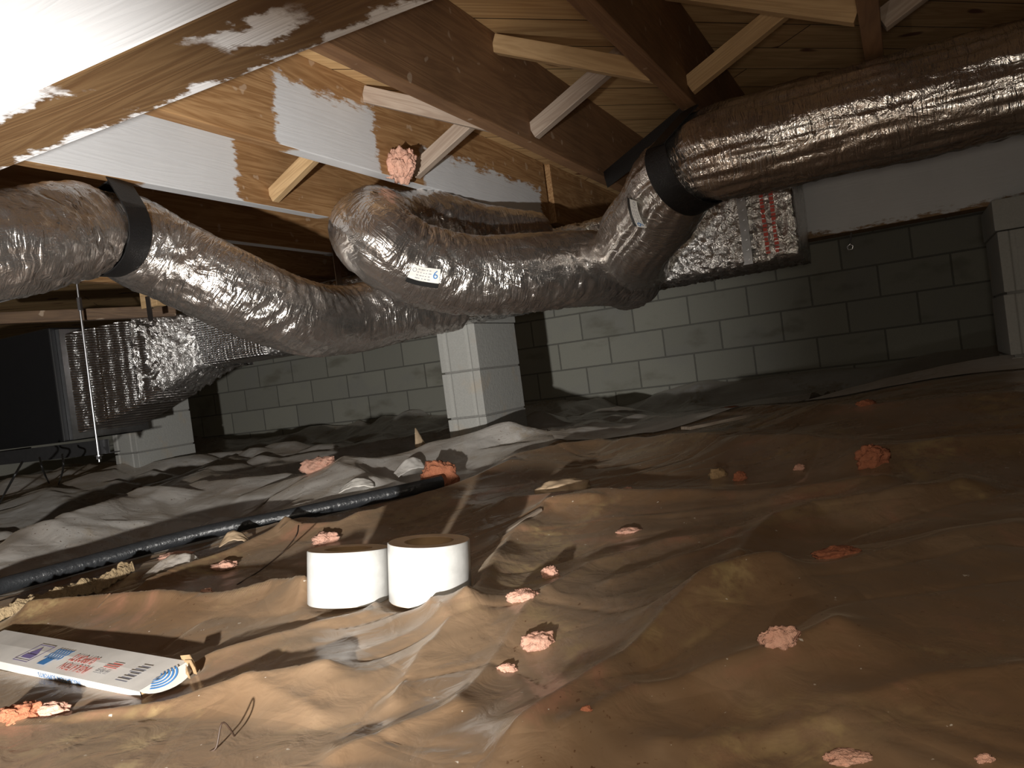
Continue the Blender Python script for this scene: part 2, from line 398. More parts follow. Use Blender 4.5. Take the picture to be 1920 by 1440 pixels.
M['sheet_brown'] = sheet_mat('dirty_brown_polythene', (.265, .18, .112), (.195, .116, .062), (.38, .28, .13), .27, .72, .55)
M['sheet_grey'] = sheet_mat('cloudy_grey_polythene', (.60, .58, .55), (.42, .38, .34), (.36, .29, .2), .26, .75, .12)
M['sheet_pale'] = sheet_mat('pale_polythene', (.66, .66, .66), (.46, .43, .40), (.40, .34, .26), .36, .85, .08)
def fluff_mat():
    t = NT('pink_glass_wool'); v = t.coord(); n = t.noise(v, 55, 5, .7); c = t.mix(n, (.52, .24, .16), (.78, .50, .39)); t.bump(n, .9, .01); return t.out(c, .95)
M['fluff'] = fluff_mat()
def fluff2(name, a, b):
    t = NT(name); n = t.noise(t.coord(), 60, 5, .7); t.bump(n, .9, .01); return t.out(t.mix(n, a, b), .95)
M['fluff_tan'] = fluff2('tan_glass_wool', (.22, .13, .06), (.48, .33, .17))
M['fluff_red'] = fluff2('rusty_glass_wool', (.26, .07, .03), (.58, .24, .13))
M['tape_white'] = plain('white_release_tape', (.52, .52, .505), .3)
M['tape_tan'] = plain('tan_roll_edge', (.72, .53, .34), .6)
M['card_white'] = plain('white_carton_board', (.70, .67, .63), .5, 0, 0, 12)
M['card_brown'] = plain('brown_carton_board', (.42, .28, .15), .8)
M['ink_red'] = plain('red_ink', (.70, .09, .06), .5)
M['ink_blue'] = plain('blue_ink', (.06, .22, .52), .5)
M['ink_grey'] = plain('grey_ink', (.22, .22, .26), .5)
M['ink_violet'] = plain('violet_ink', (.20, .16, .36), .5)
M['ink_black'] = plain('black_ink', (.012, .012, .012), .45)
M['label'] = plain('white_label_film', (.78, .77, .73), .4)
M['rust_wire'] = plain('brown_wire', (.035, .018, .010), .6)
M['splint'] = wood('weathered_splint', 0, (.42, .36, .29), (.22, .17, .13), stains=False)
M['white_scrap'] = plain('white_paper_scrap', (.66, .63, .58), .7)
M['cream_scrap'] = plain('creamy_plastic_scrap', (.46, .34, .22), .5)

# ---------------------------------------------------------------- room shell
X0, X1, Y0, Y1 = -7.2, 3.2, -2.6, 5.525
TOP = G + .815
def shell(name, lo, hi, mat):
    m = MB(); m.box(lo, hi); o = m.build(name, mat, origin=(0, 0, 0)); o['kind'] = 'structure'; return o
m = MB(); m.box((X0, Y1, -.35), (X1, Y1 + .2, TOP - .02))
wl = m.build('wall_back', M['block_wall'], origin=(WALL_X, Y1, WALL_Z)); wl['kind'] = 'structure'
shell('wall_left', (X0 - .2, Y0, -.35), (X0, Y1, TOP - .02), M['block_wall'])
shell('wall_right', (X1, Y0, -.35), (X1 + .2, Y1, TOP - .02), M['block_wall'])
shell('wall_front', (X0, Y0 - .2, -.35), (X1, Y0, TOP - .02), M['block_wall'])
shell('ceiling', (X0 - .2, Y0 - .2, TOP), (X1 + .2, Y1 + .2, TOP + .03), M['planks'])
# wooden sill plate on top of the block wall is hidden behind the girder

# ---------------------------------------------------------------- joists, girders, bridging
def jx(k): return .0024 + (k - 5) * .4065
JB, JT, JW = G + .58, TOP, .038
jl = {-2: 'dark floor joist over the black cabinet, leftmost of the joists',
      -1: 'shaded floor joist left of the white bottomed joist, above the cabinet',
      0: 'brown floor joist with white bottom edge behind the left duct',
      1: 'joist painted white beside the near girder, black duct strap hung from it',
      2: 'joist with two brushed white paint patches above the curled duct',
      3: 'bare joist with pale spots, third from the white girder corner',
      4: 'dark reddish joist ending at the black strap of the large duct',
      5: 'pale narrow joist bottom running straight up above the large duct',
      6: 'shadowed joist behind the pale one at the upper right'}
def joist(k, y0, y1, mat, label, dx=0.0):
    m = MB(); x = jx(k) + dx; m.box((x - JW / 2, y0, JB), (x + JW / 2, y1, JT))
    o = m.build('floor_joist', mat, bevel=.0025)
    return tag(o, label, 'joist', 'floor joists under the planks')
def jl_mat(k, y0, y1, paint, under):
    yc = (y0 + y1) / 2
    return wood('painted_joist_wood', 1, L_, D_, paint=[(a - yc, b - yc, c - JB, d - JB) for a, b, c, d in paint], under=[(a - yc, b - yc) for a, b in under])
for k in range(-2, 7):
    y0, y1 = .60, 4.2
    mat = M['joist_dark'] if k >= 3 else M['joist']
    if k == 2:
        y1 = 2.89; f = jx(2) + JW / 2
        a = on_x(515, 200, f)[1]; b = on_x(702, 250, f)[1]; c = on_x(795, 330, f)[1]; d = on_x(1015, 380, f)[1]
        mat = jl_mat(2, y0, y1, [(a, b, JB - .1, JB + .165), (c, d, JB - .1, JB + .115)], [(on_z(540, 285, JB)[1], 2.95)])
    if k == 1:
        e = on_x(445, 330, jx(1) + JW / 2)[1]
        mat = jl_mat(1, y0, y1, [(0, e, JB - .1, JB + .4)], [(on_z(250, 350, JB)[1], on_z(606, 409, JB)[1])])
    if k == 0: mat = jl_mat(0, y0, y1, [], [(.5, 2.75)])
    joist(k, y0, y1, mat, jl[k])
joist(2, 2.93, 4.2, M['joist'], 'dark joist length continuing beyond the painted joist end', .01)
# joists whose only visible work is to darken what lies behind the camera
for k in (0, 2, 4, 6): joist(k, Y0, .5, M['joist'], 'floor joist running back behind the white girder', .04)

def girder(y0, y1, z0, z1, x0, x1, mat, label):
    m = MB(); m.box((x0, y0, z0), (x1, y1, z1)); return tag(m.build('girder', mat, bevel=.003), label, 'beam')
xc = (X0 + X1) / 2
ga = on_z(95, 160, G + .36); gb = on_z(370, 70, G + .36); gc = on_z(585, 45, G + .36)
wn = wood('near_girder_wood', 0, (.175, .108, .050), (.095, .050, .020), stains=False,
          paint=[(-20, 20, -1, 1)],
          under=[(-20, on_z(100, 170, G + .36)[0] - xc, -1, -.060 + .022), (gb[0] - xc, gc[0] - xc, -.030, .012), (-20, 20, .050, 1)])
girder(.538, .658, G + .36, G + .58, X0, X1, wn, 'white painted girder with bare wood underside across the upper left corner')
fgm = wood('far_girder_wood', 0, (.34, .22, .12), (.22, .13, .06), paint=[(-20, 20, .012, 1)])
girder(3.11, 3.22, G + .355, G + .58, X0, X1, fgm, 'whitewashed girder resting on the block piers, right of the foil trunk')

def beam_local(name, p, q, w, h, mat, up=(0, 0, 1)):
    """board with its own lengthwise local X axis, from p to q"""
    p, q = Vector(p), Vector(q); L = (q - p).length; x = (q - p).normalized(); u = Vector(up); y = u.cross(x).normalized(); z = x.cross(y)
    m = MB(); m.box((0, -w / 2, -h / 2), (L, w / 2, h / 2)); o = m.build(name, mat, bevel=.0015, origin=(0, 0, 0))
    o.matrix_world = Matrix(((x[0], y[0], z[0], p[0]), (x[1], y[1], z[1], p[1]), (x[2], y[2], z[2], p[2]), (0, 0, 0, 1)))
    return o
lo, hi = JB + .03, JT - .03
br = [(1, 2, 'lo', 1.79, 'brace', 'yellow wooden brace standing on the white joist, left of the curled duct'),
      (2, 3, 'lo', 1.93, 'brace_grey', 'grey wooden brace with a pink wool tuft at its foot'),
      (2, 3, 'hi', 1.74, 'brace_grey', 'short grey brace end dipping behind the bare joist under the planks'),
      (3, 4, 'hi', 1.71, 'brace', 'long bright brace sloping across the planks to the reddish joist'),
      (3, 4, 'lo', 1.87, 'brace_grey', 'grey brace rising behind the long bright brace'),
      (4, 5, 'lo', 1.86, 'brace', 'bright edged brace rising from the black duct strap'),
      (4, 5, 'hi', 1.72, 'brace', 'pale brace whose lower end meets the narrow joist at the top edge'),
      (5, 6, 'lo', 1.80, 'brace_grey', 'dim brace right of the pale narrow joist at the top edge'),
      (0, 1, 'hi', 1.74, 'brace', 'hidden brace between the white joists')]
for a, b, d, y, mt, lab in br[:-1]:
    xa, xb = jx(a) + JW / 2, jx(b) - JW / 2
    za, zb = (lo, hi) if d == 'lo' else (hi, lo)
    o = beam_local('cross_brace', (xa, y, za), (xb, y, zb), .026, .042, M[mt])
    tag(o, lab, 'brace', 'cross braces between the joists')

# ---------------------------------------------------------------- piers
def pier(cx, y0, zbase_courses, label, z_ref, cap):
    """8 x 16 inch hollow blocks stacked with the grooved end towards -Y"""
    w, d = .194, .397; x0, x1 = cx - w / 2, cx + w / 2; y1 = y0 + d
    poly = [(x0, y0), (x0 + .030, y0), (x0 + .034, y0 + .006), (x0 + .046, y0 + .006), (x0 + .05, y0 + .001), (x0 + .143, y0 + .001),
            (x0 + .147, y0 + .006), (x0 + .156, y0 + .006), (x0 + .160, y0), (x1, y0), (x1, y1), (x0, y1)]
    root = empty('block_pier', (cx, y0 + d / 2, z_ref - zbase_courses * .2032))
    for j in range(zbase_courses):
        m = MB(); zt = z_ref - j * .2032; dx = random.uniform(-.003, .003)
        m.prism([(x + dx, y) for x, y in poly], zt - .1955, zt); m.build('block', M['pier'], root, bevel=.003, origin=root.location)
    m = MB(); m.box((x0 + .01, y0 + .012, z_ref - zbase_courses * .2032 + .01), (x1 - .006, y1 - .006, z_ref - .01)); m.build('mortar', M['mortar'], root, origin=root.location)
    if cap:
        m = MB(); m.box((x0 - .004, y0 - .004, z_ref + .003), (x1 + .004, y1 + .004, G + .357)); m.build('cap_block', M['pier'], root, bevel=.003, origin=root.location)
    return tag(root, label, 'pier', 'concrete block piers under the girder')
pier(-1.752, 2.99, 4, 'grey concrete block pier in the middle of the crawl space', .2443 + G, True)
pier(-3.997, 2.99, 4, 'concrete block pier at the left, beside the foil plenum', .2443 + G, True)
pier(.386, 2.99, 4, 'dim concrete block pier at the right edge of the picture', .2543 + G, True)

# ---------------------------------------------------------------- ground and plastic sheets
def h0(x, y):
    h = .005 + .085 * sstep(1.1, 2.9, y) + .12 * sstep(-1.0, .3, x) * sstep(1.3, 3.0, y) * (1 - .45 * sstep(3.2, 5.2, y))
    return h - .085 * (1 - sstep(.25, 1.2, y)) + .02 * noise3(x * 1.1, y * 1.1, 3.3) * sstep(.4, 1.0, y)
def ground_px(u, v):
    z = .05
    for _ in range(40):
        p = on_z(u, v, z); z = .6 * z + .4 * float(h0(p[0], p[1]))
    return on_z(u, v, z)
# crests of the folds: (pixels along the crest, height, width)
RID = [([(985, 1445), (1075, 1360), (1160, 1295), (1260, 1220), (1370, 1155), (1470, 1135)], .038, .045),
       ([(1075, 1445), (1210, 1350), (1390, 1295), (1490, 1262), (1580, 1228)], .034, .05),
       ([(1240, 1195), (1410, 1155), (1560, 1110), (1710, 1060), (1910, 1015)], .032, .06),
       ([(1390, 1072), (1415, 1035), (1460, 1000), (1535, 980), (1660, 968), (1810, 940)], .035, .06),
       ([(885, 1165), (915, 1110), (960, 1040), (1030, 980), (1125, 972)], .035, .045),
       ([(960, 962), (1310, 952), (1510, 955), (1660, 940)], .04, .08),
       ([(960, 880), (1125, 850), (1310, 845), (1410, 858), (1585, 862)], .05, .12),
       ([(960, 850), (1160, 797), (1460, 785), (1610, 800), (1900, 770)], .05, .14),
       ([(60, 1165), (180, 1146), (300, 1143), (420, 1138), (520, 1124), (600, 1140)], .040, .035),
       ([(560, 1136), (680, 1148), (800, 1160), (880, 1165)], .020, .03),
       ([(-40, 1392), (160, 1368), (300, 1348), (480, 1312), (620, 1290)], .030, .035),
       ([(350, 1255), (520, 1210), (690, 1172)], .016, .022),
       ([(740, 1330), (800, 1240), (850, 1190), (815, 1165)], .014, .02),
       ([(860, 1330), (960, 1200), (1000, 1150)], .012, .02),
       ([(640, 1440), (760, 1380), (860, 1345)], .014, .03),
       ([(1600, 1350), (1750, 1300), (1920, 1270)], .02, .05),
       ([(1250, 1445), (1420, 1400), (1560, 1385)], .02, .04),
       ([(1150, 1110), (1250, 1075), (1370, 1045)], .016, .03),
       ([(1030, 1130), (1110, 1075), (1250, 1030), (1380, 1020)], .02, .035),
       ([(1650, 890), (1800, 860), (1920, 850)], .03, .08),
       ([(540, 1010), (640, 1000), (740, 965), (850, 930), (960, 890)], .028, .05),
       ([(280, 1110), (360, 1075), (440, 1050), (540, 1010)], .03, .03),
       ([(430, 1300), (520, 1330), (600, 1360)], .010, .02)]
RID = [(np.array([ground_px(*q)[:2] for q in px]), a, w) for px, a, w in RID]
PIPE_PX = [(-60, 1140), (0, 1115), (110, 1085), (200, 1060), (300, 1033), (400, 1008), (480, 992), (560, 976), (700, 945), (790, 925), (830, 915)]
PIPE = np.array([ground_px(*q) for q in PIPE_PX])
def seg_dist(P, A):
    d = np.full(P.shape[:-1], 1e9)
    for a, b in zip(A[:-1], A[1:]):
        ab = b - a; t = np.clip(((P - a) @ ab) / (ab @ ab), 0, 1); d = np.minimum(d, np.linalg.norm(P - (a + t[..., None] * ab), axis=-1))
    return d
def y_pipe(x):
    xs = PIPE[:, 0]; o = np.argsort(xs); return np.interp(x, xs[o], PIPE[o, 1])
FARL = np.array([(-1.36, 2.15), (-1.15, 2.75), (-.6, 2.92), (0, 2.86), (.5, 2.80), (2.7, 2.75)])
def y_edge(x):
    """the far edge of the brown sheet: along the pipe, then across to the right"""
    xs = np.concatenate([PIPE[:-1, 0], FARL[:, 0]]); ys = np.concatenate([PIPE[:-1, 1], FARL[:, 1]]); o = np.argsort(xs)
    return np.interp(x, xs[o], ys[o])
TAPE_C = [np.array(on_z(655, 1128, .012)), np.array(on_z(808, 1124, .012))]
def height(x, y, back=0.0):
    h = h0(x, y); P = np.stack([x, y], -1)
    for A, a, w in RID:
        d = seg_dist(P, A); h = h + 1.0 * a * np.exp(-np.sqrt(d * d + (w * .08) ** 2) / w) * (1 + .22 * noise3(x * 7, y * 7, a * 90))
    # loose wrinkles running with the big folds
    ang = .62; c, s = math.cos(ang), math.sin(ang); a_, b_ = x * c + y * s, -x * s + y * c
    wob = noise3(x * 2.2, y * 2.2, .7) * .35; wx, wy = x + .12 * noise3(x * 3, y * 3, 4.4), y + .12 * noise3(x * 3, y * 3, 9.4)
    front = 1 - sstep(-.25, .1, y - y_edge(x))
    h = h + front * (.010 * facets(wx * 3.2, wy * 4.4, 3) + .006 * (ridged(a_ * 1.1, (b_ + wob) * 3.7, 5.1) - .5) + .0025 * facets(wx * 9 + wy * 3, wy * 12 - wx * 4, 5))
    h = h - .0035 * np.exp(-np.abs(noise3(a_ * 1.4 + 3, (b_ + wob) * 5.2, 2.9)) / .035) * front
    # crumpled, faceted plastic beyond the pipe
    rear = (1 - front) * (1 - sstep(-1.6, -.8, x))
    h = h + rear * (.085 * facets(wx * 1.5 + .2, wy * 1.7 + .4, 1) + .034 * facets(wx * 5.3 + wy, wy * 6.1 - wx, 2) + .004 * facets(wx * 15, wy * 17, 4))
    h = h + (1 - front) * sstep(-1.6, -.8, x) * (.030 * (ridged(x * .8, y * 2.2, 6.4) - .4) + .014 * facets(wx * 1.6, wy * 4.2, 6) + .004 * facets(wx * 5, wy * 9, 7))
    # flat bed under the pipe and the tape rolls, and nothing climbs the piers
    dp = seg_dist(P, PIPE[:, :2]); fl = np.exp(-(dp / .055) ** 4); h = h * (1 - fl) + (h0(x, y) - .004) * fl
    for C in TAPE_C:
        d = np.hypot(x - C[0], y - C[1]); fl = 1 - sstep(.07, .10, d); h = h * (1 - fl) + .010 * fl
    bx = BOXPOLY_D(x, y); fl = 1 - sstep(.0, .035, bx); h = h * (1 - fl) + (h0(x, y) - .004) * fl
    return np.maximum(h, -.03)
# carton footprint (used to flatten the sheet beneath it)
BX_A3 = ground_px(268, 1318); BX_B3 = BX_A3 + (ground_px(-20, 1252) - BX_A3) * 1.25; BX_A, BX_B = BX_A3[:2], BX_B3[:2]
_d = (BX_B - BX_A) / np.linalg.norm(BX_B - BX_A); _n = np.array([_d[1], -_d[0]]); _n = _n if _n[1] > 0 else -_n
BX_W = float((ground_px(60, 1208)[:2] - BX_A) @ _n)
def BOXPOLY_D(x, y):
    d = (BX_B - BX_A) / np.linalg.norm(BX_B - BX_A); n = np.array([d[1], -d[0]]); n = n if n[1] > 0 else -n
    a = (x - BX_A[0]) * d[0] + (y - BX_A[1]) * d[1]; b = (x - BX_A[0]) * n[0] + (y - BX_A[1]) * n[1]
    L = np.linalg.norm(BX_B - BX_A)
    return np.hypot(np.maximum(np.maximum(-a, a - L), 0), np.maximum(np.maximum(-b, b - BX_W), 0))
def surf(x, y): return float(height(np.array([float(x)]), np.array([float(y)]))[0])
def warp(lo, a, b, hi, n1, n2, n3): return np.concatenate([np.linspace(lo, a, n1, endpoint=False), np.linspace(a, b, n2, endpoint=False), np.linspace(b, hi, n3)])

gx = warp(X0, -3.4, 1.0, X1, 24, 90, 24); gy = warp(Y0, .3, 5.0, Y1, 20, 90, 8)
XX, YY = np.meshgrid(gx, gy, indexing='ij')
Z = np.minimum(h0(XX, YY), height(XX, YY)) - .018 - .15 * sstep(2.9, 4.1, YY)
o = quick_grid('floor', np.stack([XX, YY, Z], -1), M['soil']); o['kind'] = 'structure'
# brown sheet: everything this side of the pipe
sx = warp(-4.4, -1.9, .55, 2.6, 60, 470, 60); sj = np.concatenate([np.linspace(0, .38, 30, endpoint=False), np.linspace(.38, 1, 420)])
XX = np.repeat(sx[:, None], len(sj), 1)
ye = y_edge(sx) - .035 * sstep(-1.3, -1.55, -0 * sx) + .018 * noise3(sx * 6, 0 * sx, 2.2) + .010 * noise3(sx * 23, 0 * sx, 4.2) - np.where(sx < -1.55, .035, 0)
YY = -1.6 + (ye[:, None] + 1.6) * sj[None]
Z = height(XX, YY) + .003
sheetA = tag(quick_grid('plastic_sheet', np.stack([XX, YY, Z], -1), M['sheet_brown']), 'dirty brown plastic sheet with long folds over the near ground', 'plastic sheet')
# grey sheet: beyond the pipe, to the back wall
sx = warp(X0 + .02, -4.6, -.7, -.4, 30, 330, 10); sj = np.linspace(0, 1, 230)
XX = np.repeat(sx[:, None], len(sj), 1); y0 = y_edge(sx) - .03; y1 = np.full_like(sx, Y1 - .01)
YY = y0[:, None] + (y1 - y0)[:, None] * sj[None] ** 1.25
Z = height(XX, YY) - .001
Z = Z - .09 * sstep(3.6, 4.7, YY) + .11 * sstep(5.0, 5.5, YY)
tag(quick_grid('plastic_sheet', np.stack([XX, YY, Z], -1), M['sheet_grey']), 'crumpled grey plastic sheet beyond the black pipe', 'plastic sheet')
# pale sheet: right rear, lapped up the foot of the wall
sx = np.linspace(-2.3, X1 - .02, 220); sj = np.linspace(0, 1, 130)
XX = np.repeat(sx[:, None], len(sj), 1)
y0 = y_edge(np.maximum(sx, -1.15)) - .08 + np.where(sx < -1.2, (-1.2 - sx) * 1.9, 0) + .05 * noise3(sx * 3, 0 * sx, 1.2)
YY = y0[:, None] + (Y1 - .012 - y0)[:, None] * sj[None]
Z = height(XX, YY) + .008
Z = Z - .14 * sstep(3.0, 4.2, YY) + .17 * sstep(4.95, 5.48, YY) * (1 + .25 * noise3(XX * 2, 0, 7.7))
tag(quick_grid('plastic_sheet', np.stack([XX, YY, Z], -1), M['sheet_pale']), 'pale plastic sheet along the foot of the back wall at right', 'plastic sheet')

# ---------------------------------------------------------------- ducts
class Tube: pass
def duct(name, pts, R, label, mat, wr=1.0, pinch=(), long_wr=0.0, nth=112, seed=0.0, squash=None, parent=None, step=.006):
    t = Tube(); C, s = catmull(pts, step); T, N, B = frames(C)
    th = np.linspace(0, 2 * math.pi, nth, endpoint=False)
    S, TH = np.meshgrid(s, th, indexing='ij'); cx, sy = np.cos(TH), np.sin(TH)
    rad = np.full_like(S, R)
    for s0, amt, w in pinch: rad = rad - amt * np.exp(-((S - s0) / w) ** 2)
    act = .35 + .65 * sstep(-.25, .35, noise3(S * 3.1, cx * .9 + seed, sy * .9))
    d = -np.abs(noise3(S * 33 + .8 * noise3(S * 6, cx * 2, sy * 2 + seed), cx * 1.5 + seed, sy * 1.5)) * .013 * act
    d += -np.abs(noise3(S * 75, cx * 3.2 + seed, sy * 3.2 + 5)) * .0045 * act
    d += noise3(S * 5, cx * 1.5, sy * 1.5 + seed) * .006
    d += -np.abs(noise3(S * 22, cx * 5 + seed * 2, sy * 5 + 3)) * .004
    d = d * wr
    if long_wr: d += -np.abs(noise3(S * 4.5 + seed, cx * 5.5, sy * 5.5)) * .012 * long_wr + noise3(S * 3, cx * 9, sy * 9 + seed) * .003 * long_wr
    rad = rad + d
    P = C[:, None] + rad[..., None] * (cx[..., None] * N[:, None] + sy[..., None] * B[:, None])
    o = quick_grid(name, P, mat, parent, closed_v=True)
    at_ = o.data.attributes.new('tube_co', 'FLOAT_VECTOR', 'POINT'); at_.data.foreach_set('vector', np.stack([S, .11 * cx, .11 * sy], -1).astype(np.float32).ravel())
    t.obj, t.P, t.C, t.N, t.B, t.T, t.s, t.th, t.rad, t.S, t.TH = o, P, C, N, B, T, s, th, rad, S, TH
    if label: tag(o, label, 'duct')
    def at_st(ss, tt, off):
        c = np.array([np.interp(ss, s, C[:, k]) for k in range(3)]); n = np.array([np.interp(ss, s, N[:, k]) for k in range(3)]); b = np.array([np.interp(ss, s, B[:, k]) for k in range(3)])
        i = min(len(s) - 1, int(np.searchsorted(s, ss))); r = np.percentile(rad[max(0, i - 6):i + 7], 96) + off
        return c + r * (math.cos(tt) * n + math.sin(tt) * b)
    t.at = at_st
    def find(u, v):
        q = project(P.reshape(-1, 3)); e = np.hypot(q[:, 0] - u, q[:, 1] - v); k = np.where(e < 14)[0]
        k = k[np.argsort(q[k, 2])][:6]; k = k[np.argmin(e[k])]
        return S.ravel()[k], TH.ravel()[k]
    t.find = find
    return t
def arc_s(t, p): return t.s[np.argmin(np.linalg.norm(t.C - np.array(p), axis=1))]
def z_(p): return (p[0], p[1], p[2])
ST_R = (-.425, 1.955, G + .452)
A_pts = [(2.9, 1.93, G + .462), (1.6, 1.93, G + .462), (.8, 1.93, G + .462), (.2, 1.93, G + .462), (-.2, 1.93, G + .46), ST_R, at(1235, 392, 2.14), at(1192, 448, 2.30), at(1184, 482, 2.5), at(1195, 495, 2.78)]
tA = duct('flexible_duct', A_pts, .116, 'large silver flexible duct running to the right edge below the joists', M['foil'], .42, long_wr=.5, seed=1.3)
sR = arc_s(tA, ST_R)
bpy.data.objects.remove(tA.obj)
tA = duct('flexible_duct', A_pts, .116, 'large silver flexible duct from the right edge, bending down at a black strap', M['foil'], .45, pinch=[(sR, .016, .05)], long_wr=.9, seed=1.3)
B_pts = [at(1185, 520, 2.72), at(1110, 503, 2.42), at(1000, 512, 2.27), at(880, 516, 2.18), at(780, 494, 2.11), at(714, 452, 2.06), at(698, 428, 2.13), at(728, 426, 2.28), at(800, 425, 2.42), at(890, 444, 2.58), at(1000, 460, 2.72)]
tB = duct('flexible_duct', B_pts, .114, 'silver flexible duct curling back in a U turn under the painted joist', M['foil'], 1.0, seed=4.1)
ST_L = at(193, 432, 1.86)
C_pts = [at(-100, 470, 1.5), at(20, 458, 1.60), ST_L, at(300, 478, 2.0), at(420, 535, 2.06), at(550, 590, 2.22), at(640, 600, 2.42), at(740, 580, 2.56), at(850, 560, 2.72)]
tC = duct('flexible_duct', C_pts, .111, None, M['foil'], 1.0, seed=8.6)
sL = arc_s(tC, ST_L); bpy.data.objects.remove(tC.obj)
tC = duct('flexible_duct', C_pts, .111, 'silver flexible duct from the left edge sagging towards the middle pier', M['foil'], 1.0, pinch=[(sL, .022, .05)], seed=8.6)

# labels stuck on the ducts
def duct_label(t, u, v, w, h, direction, lab):
    """label on the tube; direction: which way its lettering runs, as seen from the camera"""
    s0, th0 = t.find(u, v); R = .112
    q0 = project(t.at(s0, th0, .003)); eS = project(t.at(s0 + .02, th0, .003)) - q0; eT = project(t.at(s0, th0 + .02 / R, .003)) - q0
    c = np.linalg.solve(np.stack([eS[:2], eT[:2]], 1), np.array(direction, float)); ex = c / np.linalg.norm(c); ey = np.array([-ex[1], ex[0]])
    up = np.array([direction[1], -direction[0]])            # image up, for lettering along 'direction'
    if (eS[:2] * ey[0] + eT[:2] * ey[1]) @ up < 0: ey = -ey
    org = np.array(t.obj.location)
    def P(x, y, off): return t.at(s0 + x * ex[0] + y * ey[0], th0 + (x * ex[1] + y * ey[1]) / R, off)
    def patch(name, x0, x1, y0, y1, off, mat):
        g = np.array([[P(x, y, off) for y in np.linspace(y0, y1, 9)] for x in np.linspace(x0, x1, 9)])
        o = quick_grid(name, g - org, mat, None, smooth=True); return o
    def hang(o, par, g=True):
        o.parent = par; return o
    root = patch('duct_label', -w / 2, w / 2, -h / 2, h / 2, .003, M['label']); base = np.array(root.location); hang(root, t.obj); root['label'] = lab
    b = patch('black_band', -w / 2, w / 2, -h / 2 - .013, -h / 2, .003, M['ink_black']); b.location = Vector(np.array(b.location) - base); hang(b, root)
    def txt(name, lines, mat):
        m = MB()
        for body, size, x, y in lines:
            V, Fc = text_mesh(body, size); m.add([P(x + a, y + bb, .0042) - org - base for a, bb, _ in V], Fc)
        o = m.build(name, mat, None, origin=(0, 0, 0)); hang(o, root)
    txt('numeral', [('6', .030, w * .36, .002)], M['ink_blue'])
    m = MB(); rg = random.Random(int(u))
    for k in range(4):
        for q in range(5):
            x = -w * .30 + q * .0095; y = h * .28 - k * .0075; l = rg.uniform(.003, .008)
            m.add([P(x + a, y + bb, .0042) - org - base for a, bb in ((0, 0), (l, 0), (l, .0016), (0, .0016))], [(0, 1, 2, 3)])
    hang(m.build('fine_print', M['ink_grey'], None, origin=(0, 0, 0)), root)
    m = MB(); cx, cy = -w * .40, h * .18
    for k in range(16):
        a0, a1 = 2 * math.pi * k / 16, 2 * math.pi * (k + 1) / 16
        m.add([P(cx + r * math.cos(a), cy + r * math.sin(a), .0042) - org - base for r, a in ((.0040, a0), (.0052, a0), (.0052, a1), (.0040, a1))], [(0, 1, 2, 3)])
    hang(m.build('round_mark', M['ink_grey'], None, origin=(0, 0, 0)), root)
bpy.context.view_layer.update()
duct_label(tB, 800, 522, .086, .036, (1, .2), 'small white rating label with a blue six and a black band')
duct_label(tA, 1186, 402, .078, .030, (.28, 1), 'small white label with a blue six, its lettering running down')

def fix_parent(child, parent):
    child.parent = parent; child.matrix_parent_inverse = parent.matrix_world.inverted()
bpy.context.view_layer.update()
# ---------------------------------------------------------------- straps
def strap_on(t, s0, width, ends, label, lift=1.15):
    """band hugging the underside of the tube; its two tails rise to the points in ends (the nearer one first)"""
    zs = [t.at(s0, a, 0)[2] for a in np.linspace(0, 2 * math.pi, 73)]; top = np.linspace(0, 2 * math.pi, 73)[int(np.argmax(zs))]
    dn = [(t.at(s0, top + q * lift, 0) - EYE) @ CF for q in (1, -1)]; sg = 1 if dn[0] < dn[1] else -1
    pts = [t.at(s0, top + sg * a, .010) for a in np.linspace(lift, 2 * math.pi - lift, 50)]
    tang = np.array([np.interp(s0, t.s, t.T[:, k]) for k in range(3)])
    def tail(a, b, n=8): return [np.array(a) + (np.array(b) - np.array(a)) * k / n for k in range(n)]
    P = tail(ends[0], pts[0]) + pts + tail(pts[-1], ends[1]) + [np.array(ends[1])]
    return tag(ribbon('duct_strap', P, tang, width, .003, M['black'], None), label, 'strap')
# left: both tails to the joist painted white
j1 = jx(1)
dz = JB - .001
strap_on(tC, sL, .070, [(j1 + .010, ST_L[1] + .03, dz), (j1 - .012, ST_L[1] + .05, dz)], 'black webbing strap hanging the left duct from the white joist')
o = strap_on(tA, sR, .072, [(jx(4) + .005, 1.92, dz), (jx(4) - .01, 1.97, dz)], 'black webbing strap cradling the large duct at its bend')
q0, q1 = np.array([jx(4) - .01, 1.93, dz - .012]), np.array([jx(3) + .02, 2.40, dz - .006])
tag(ribbon('duct_strap', [q0 + (q1 - q0) * k / 10 for k in range(11)], (.15, .1, -1), .05, .003, M['black']), 'long flat black strap stretched along the planks between two joists', 'strap')

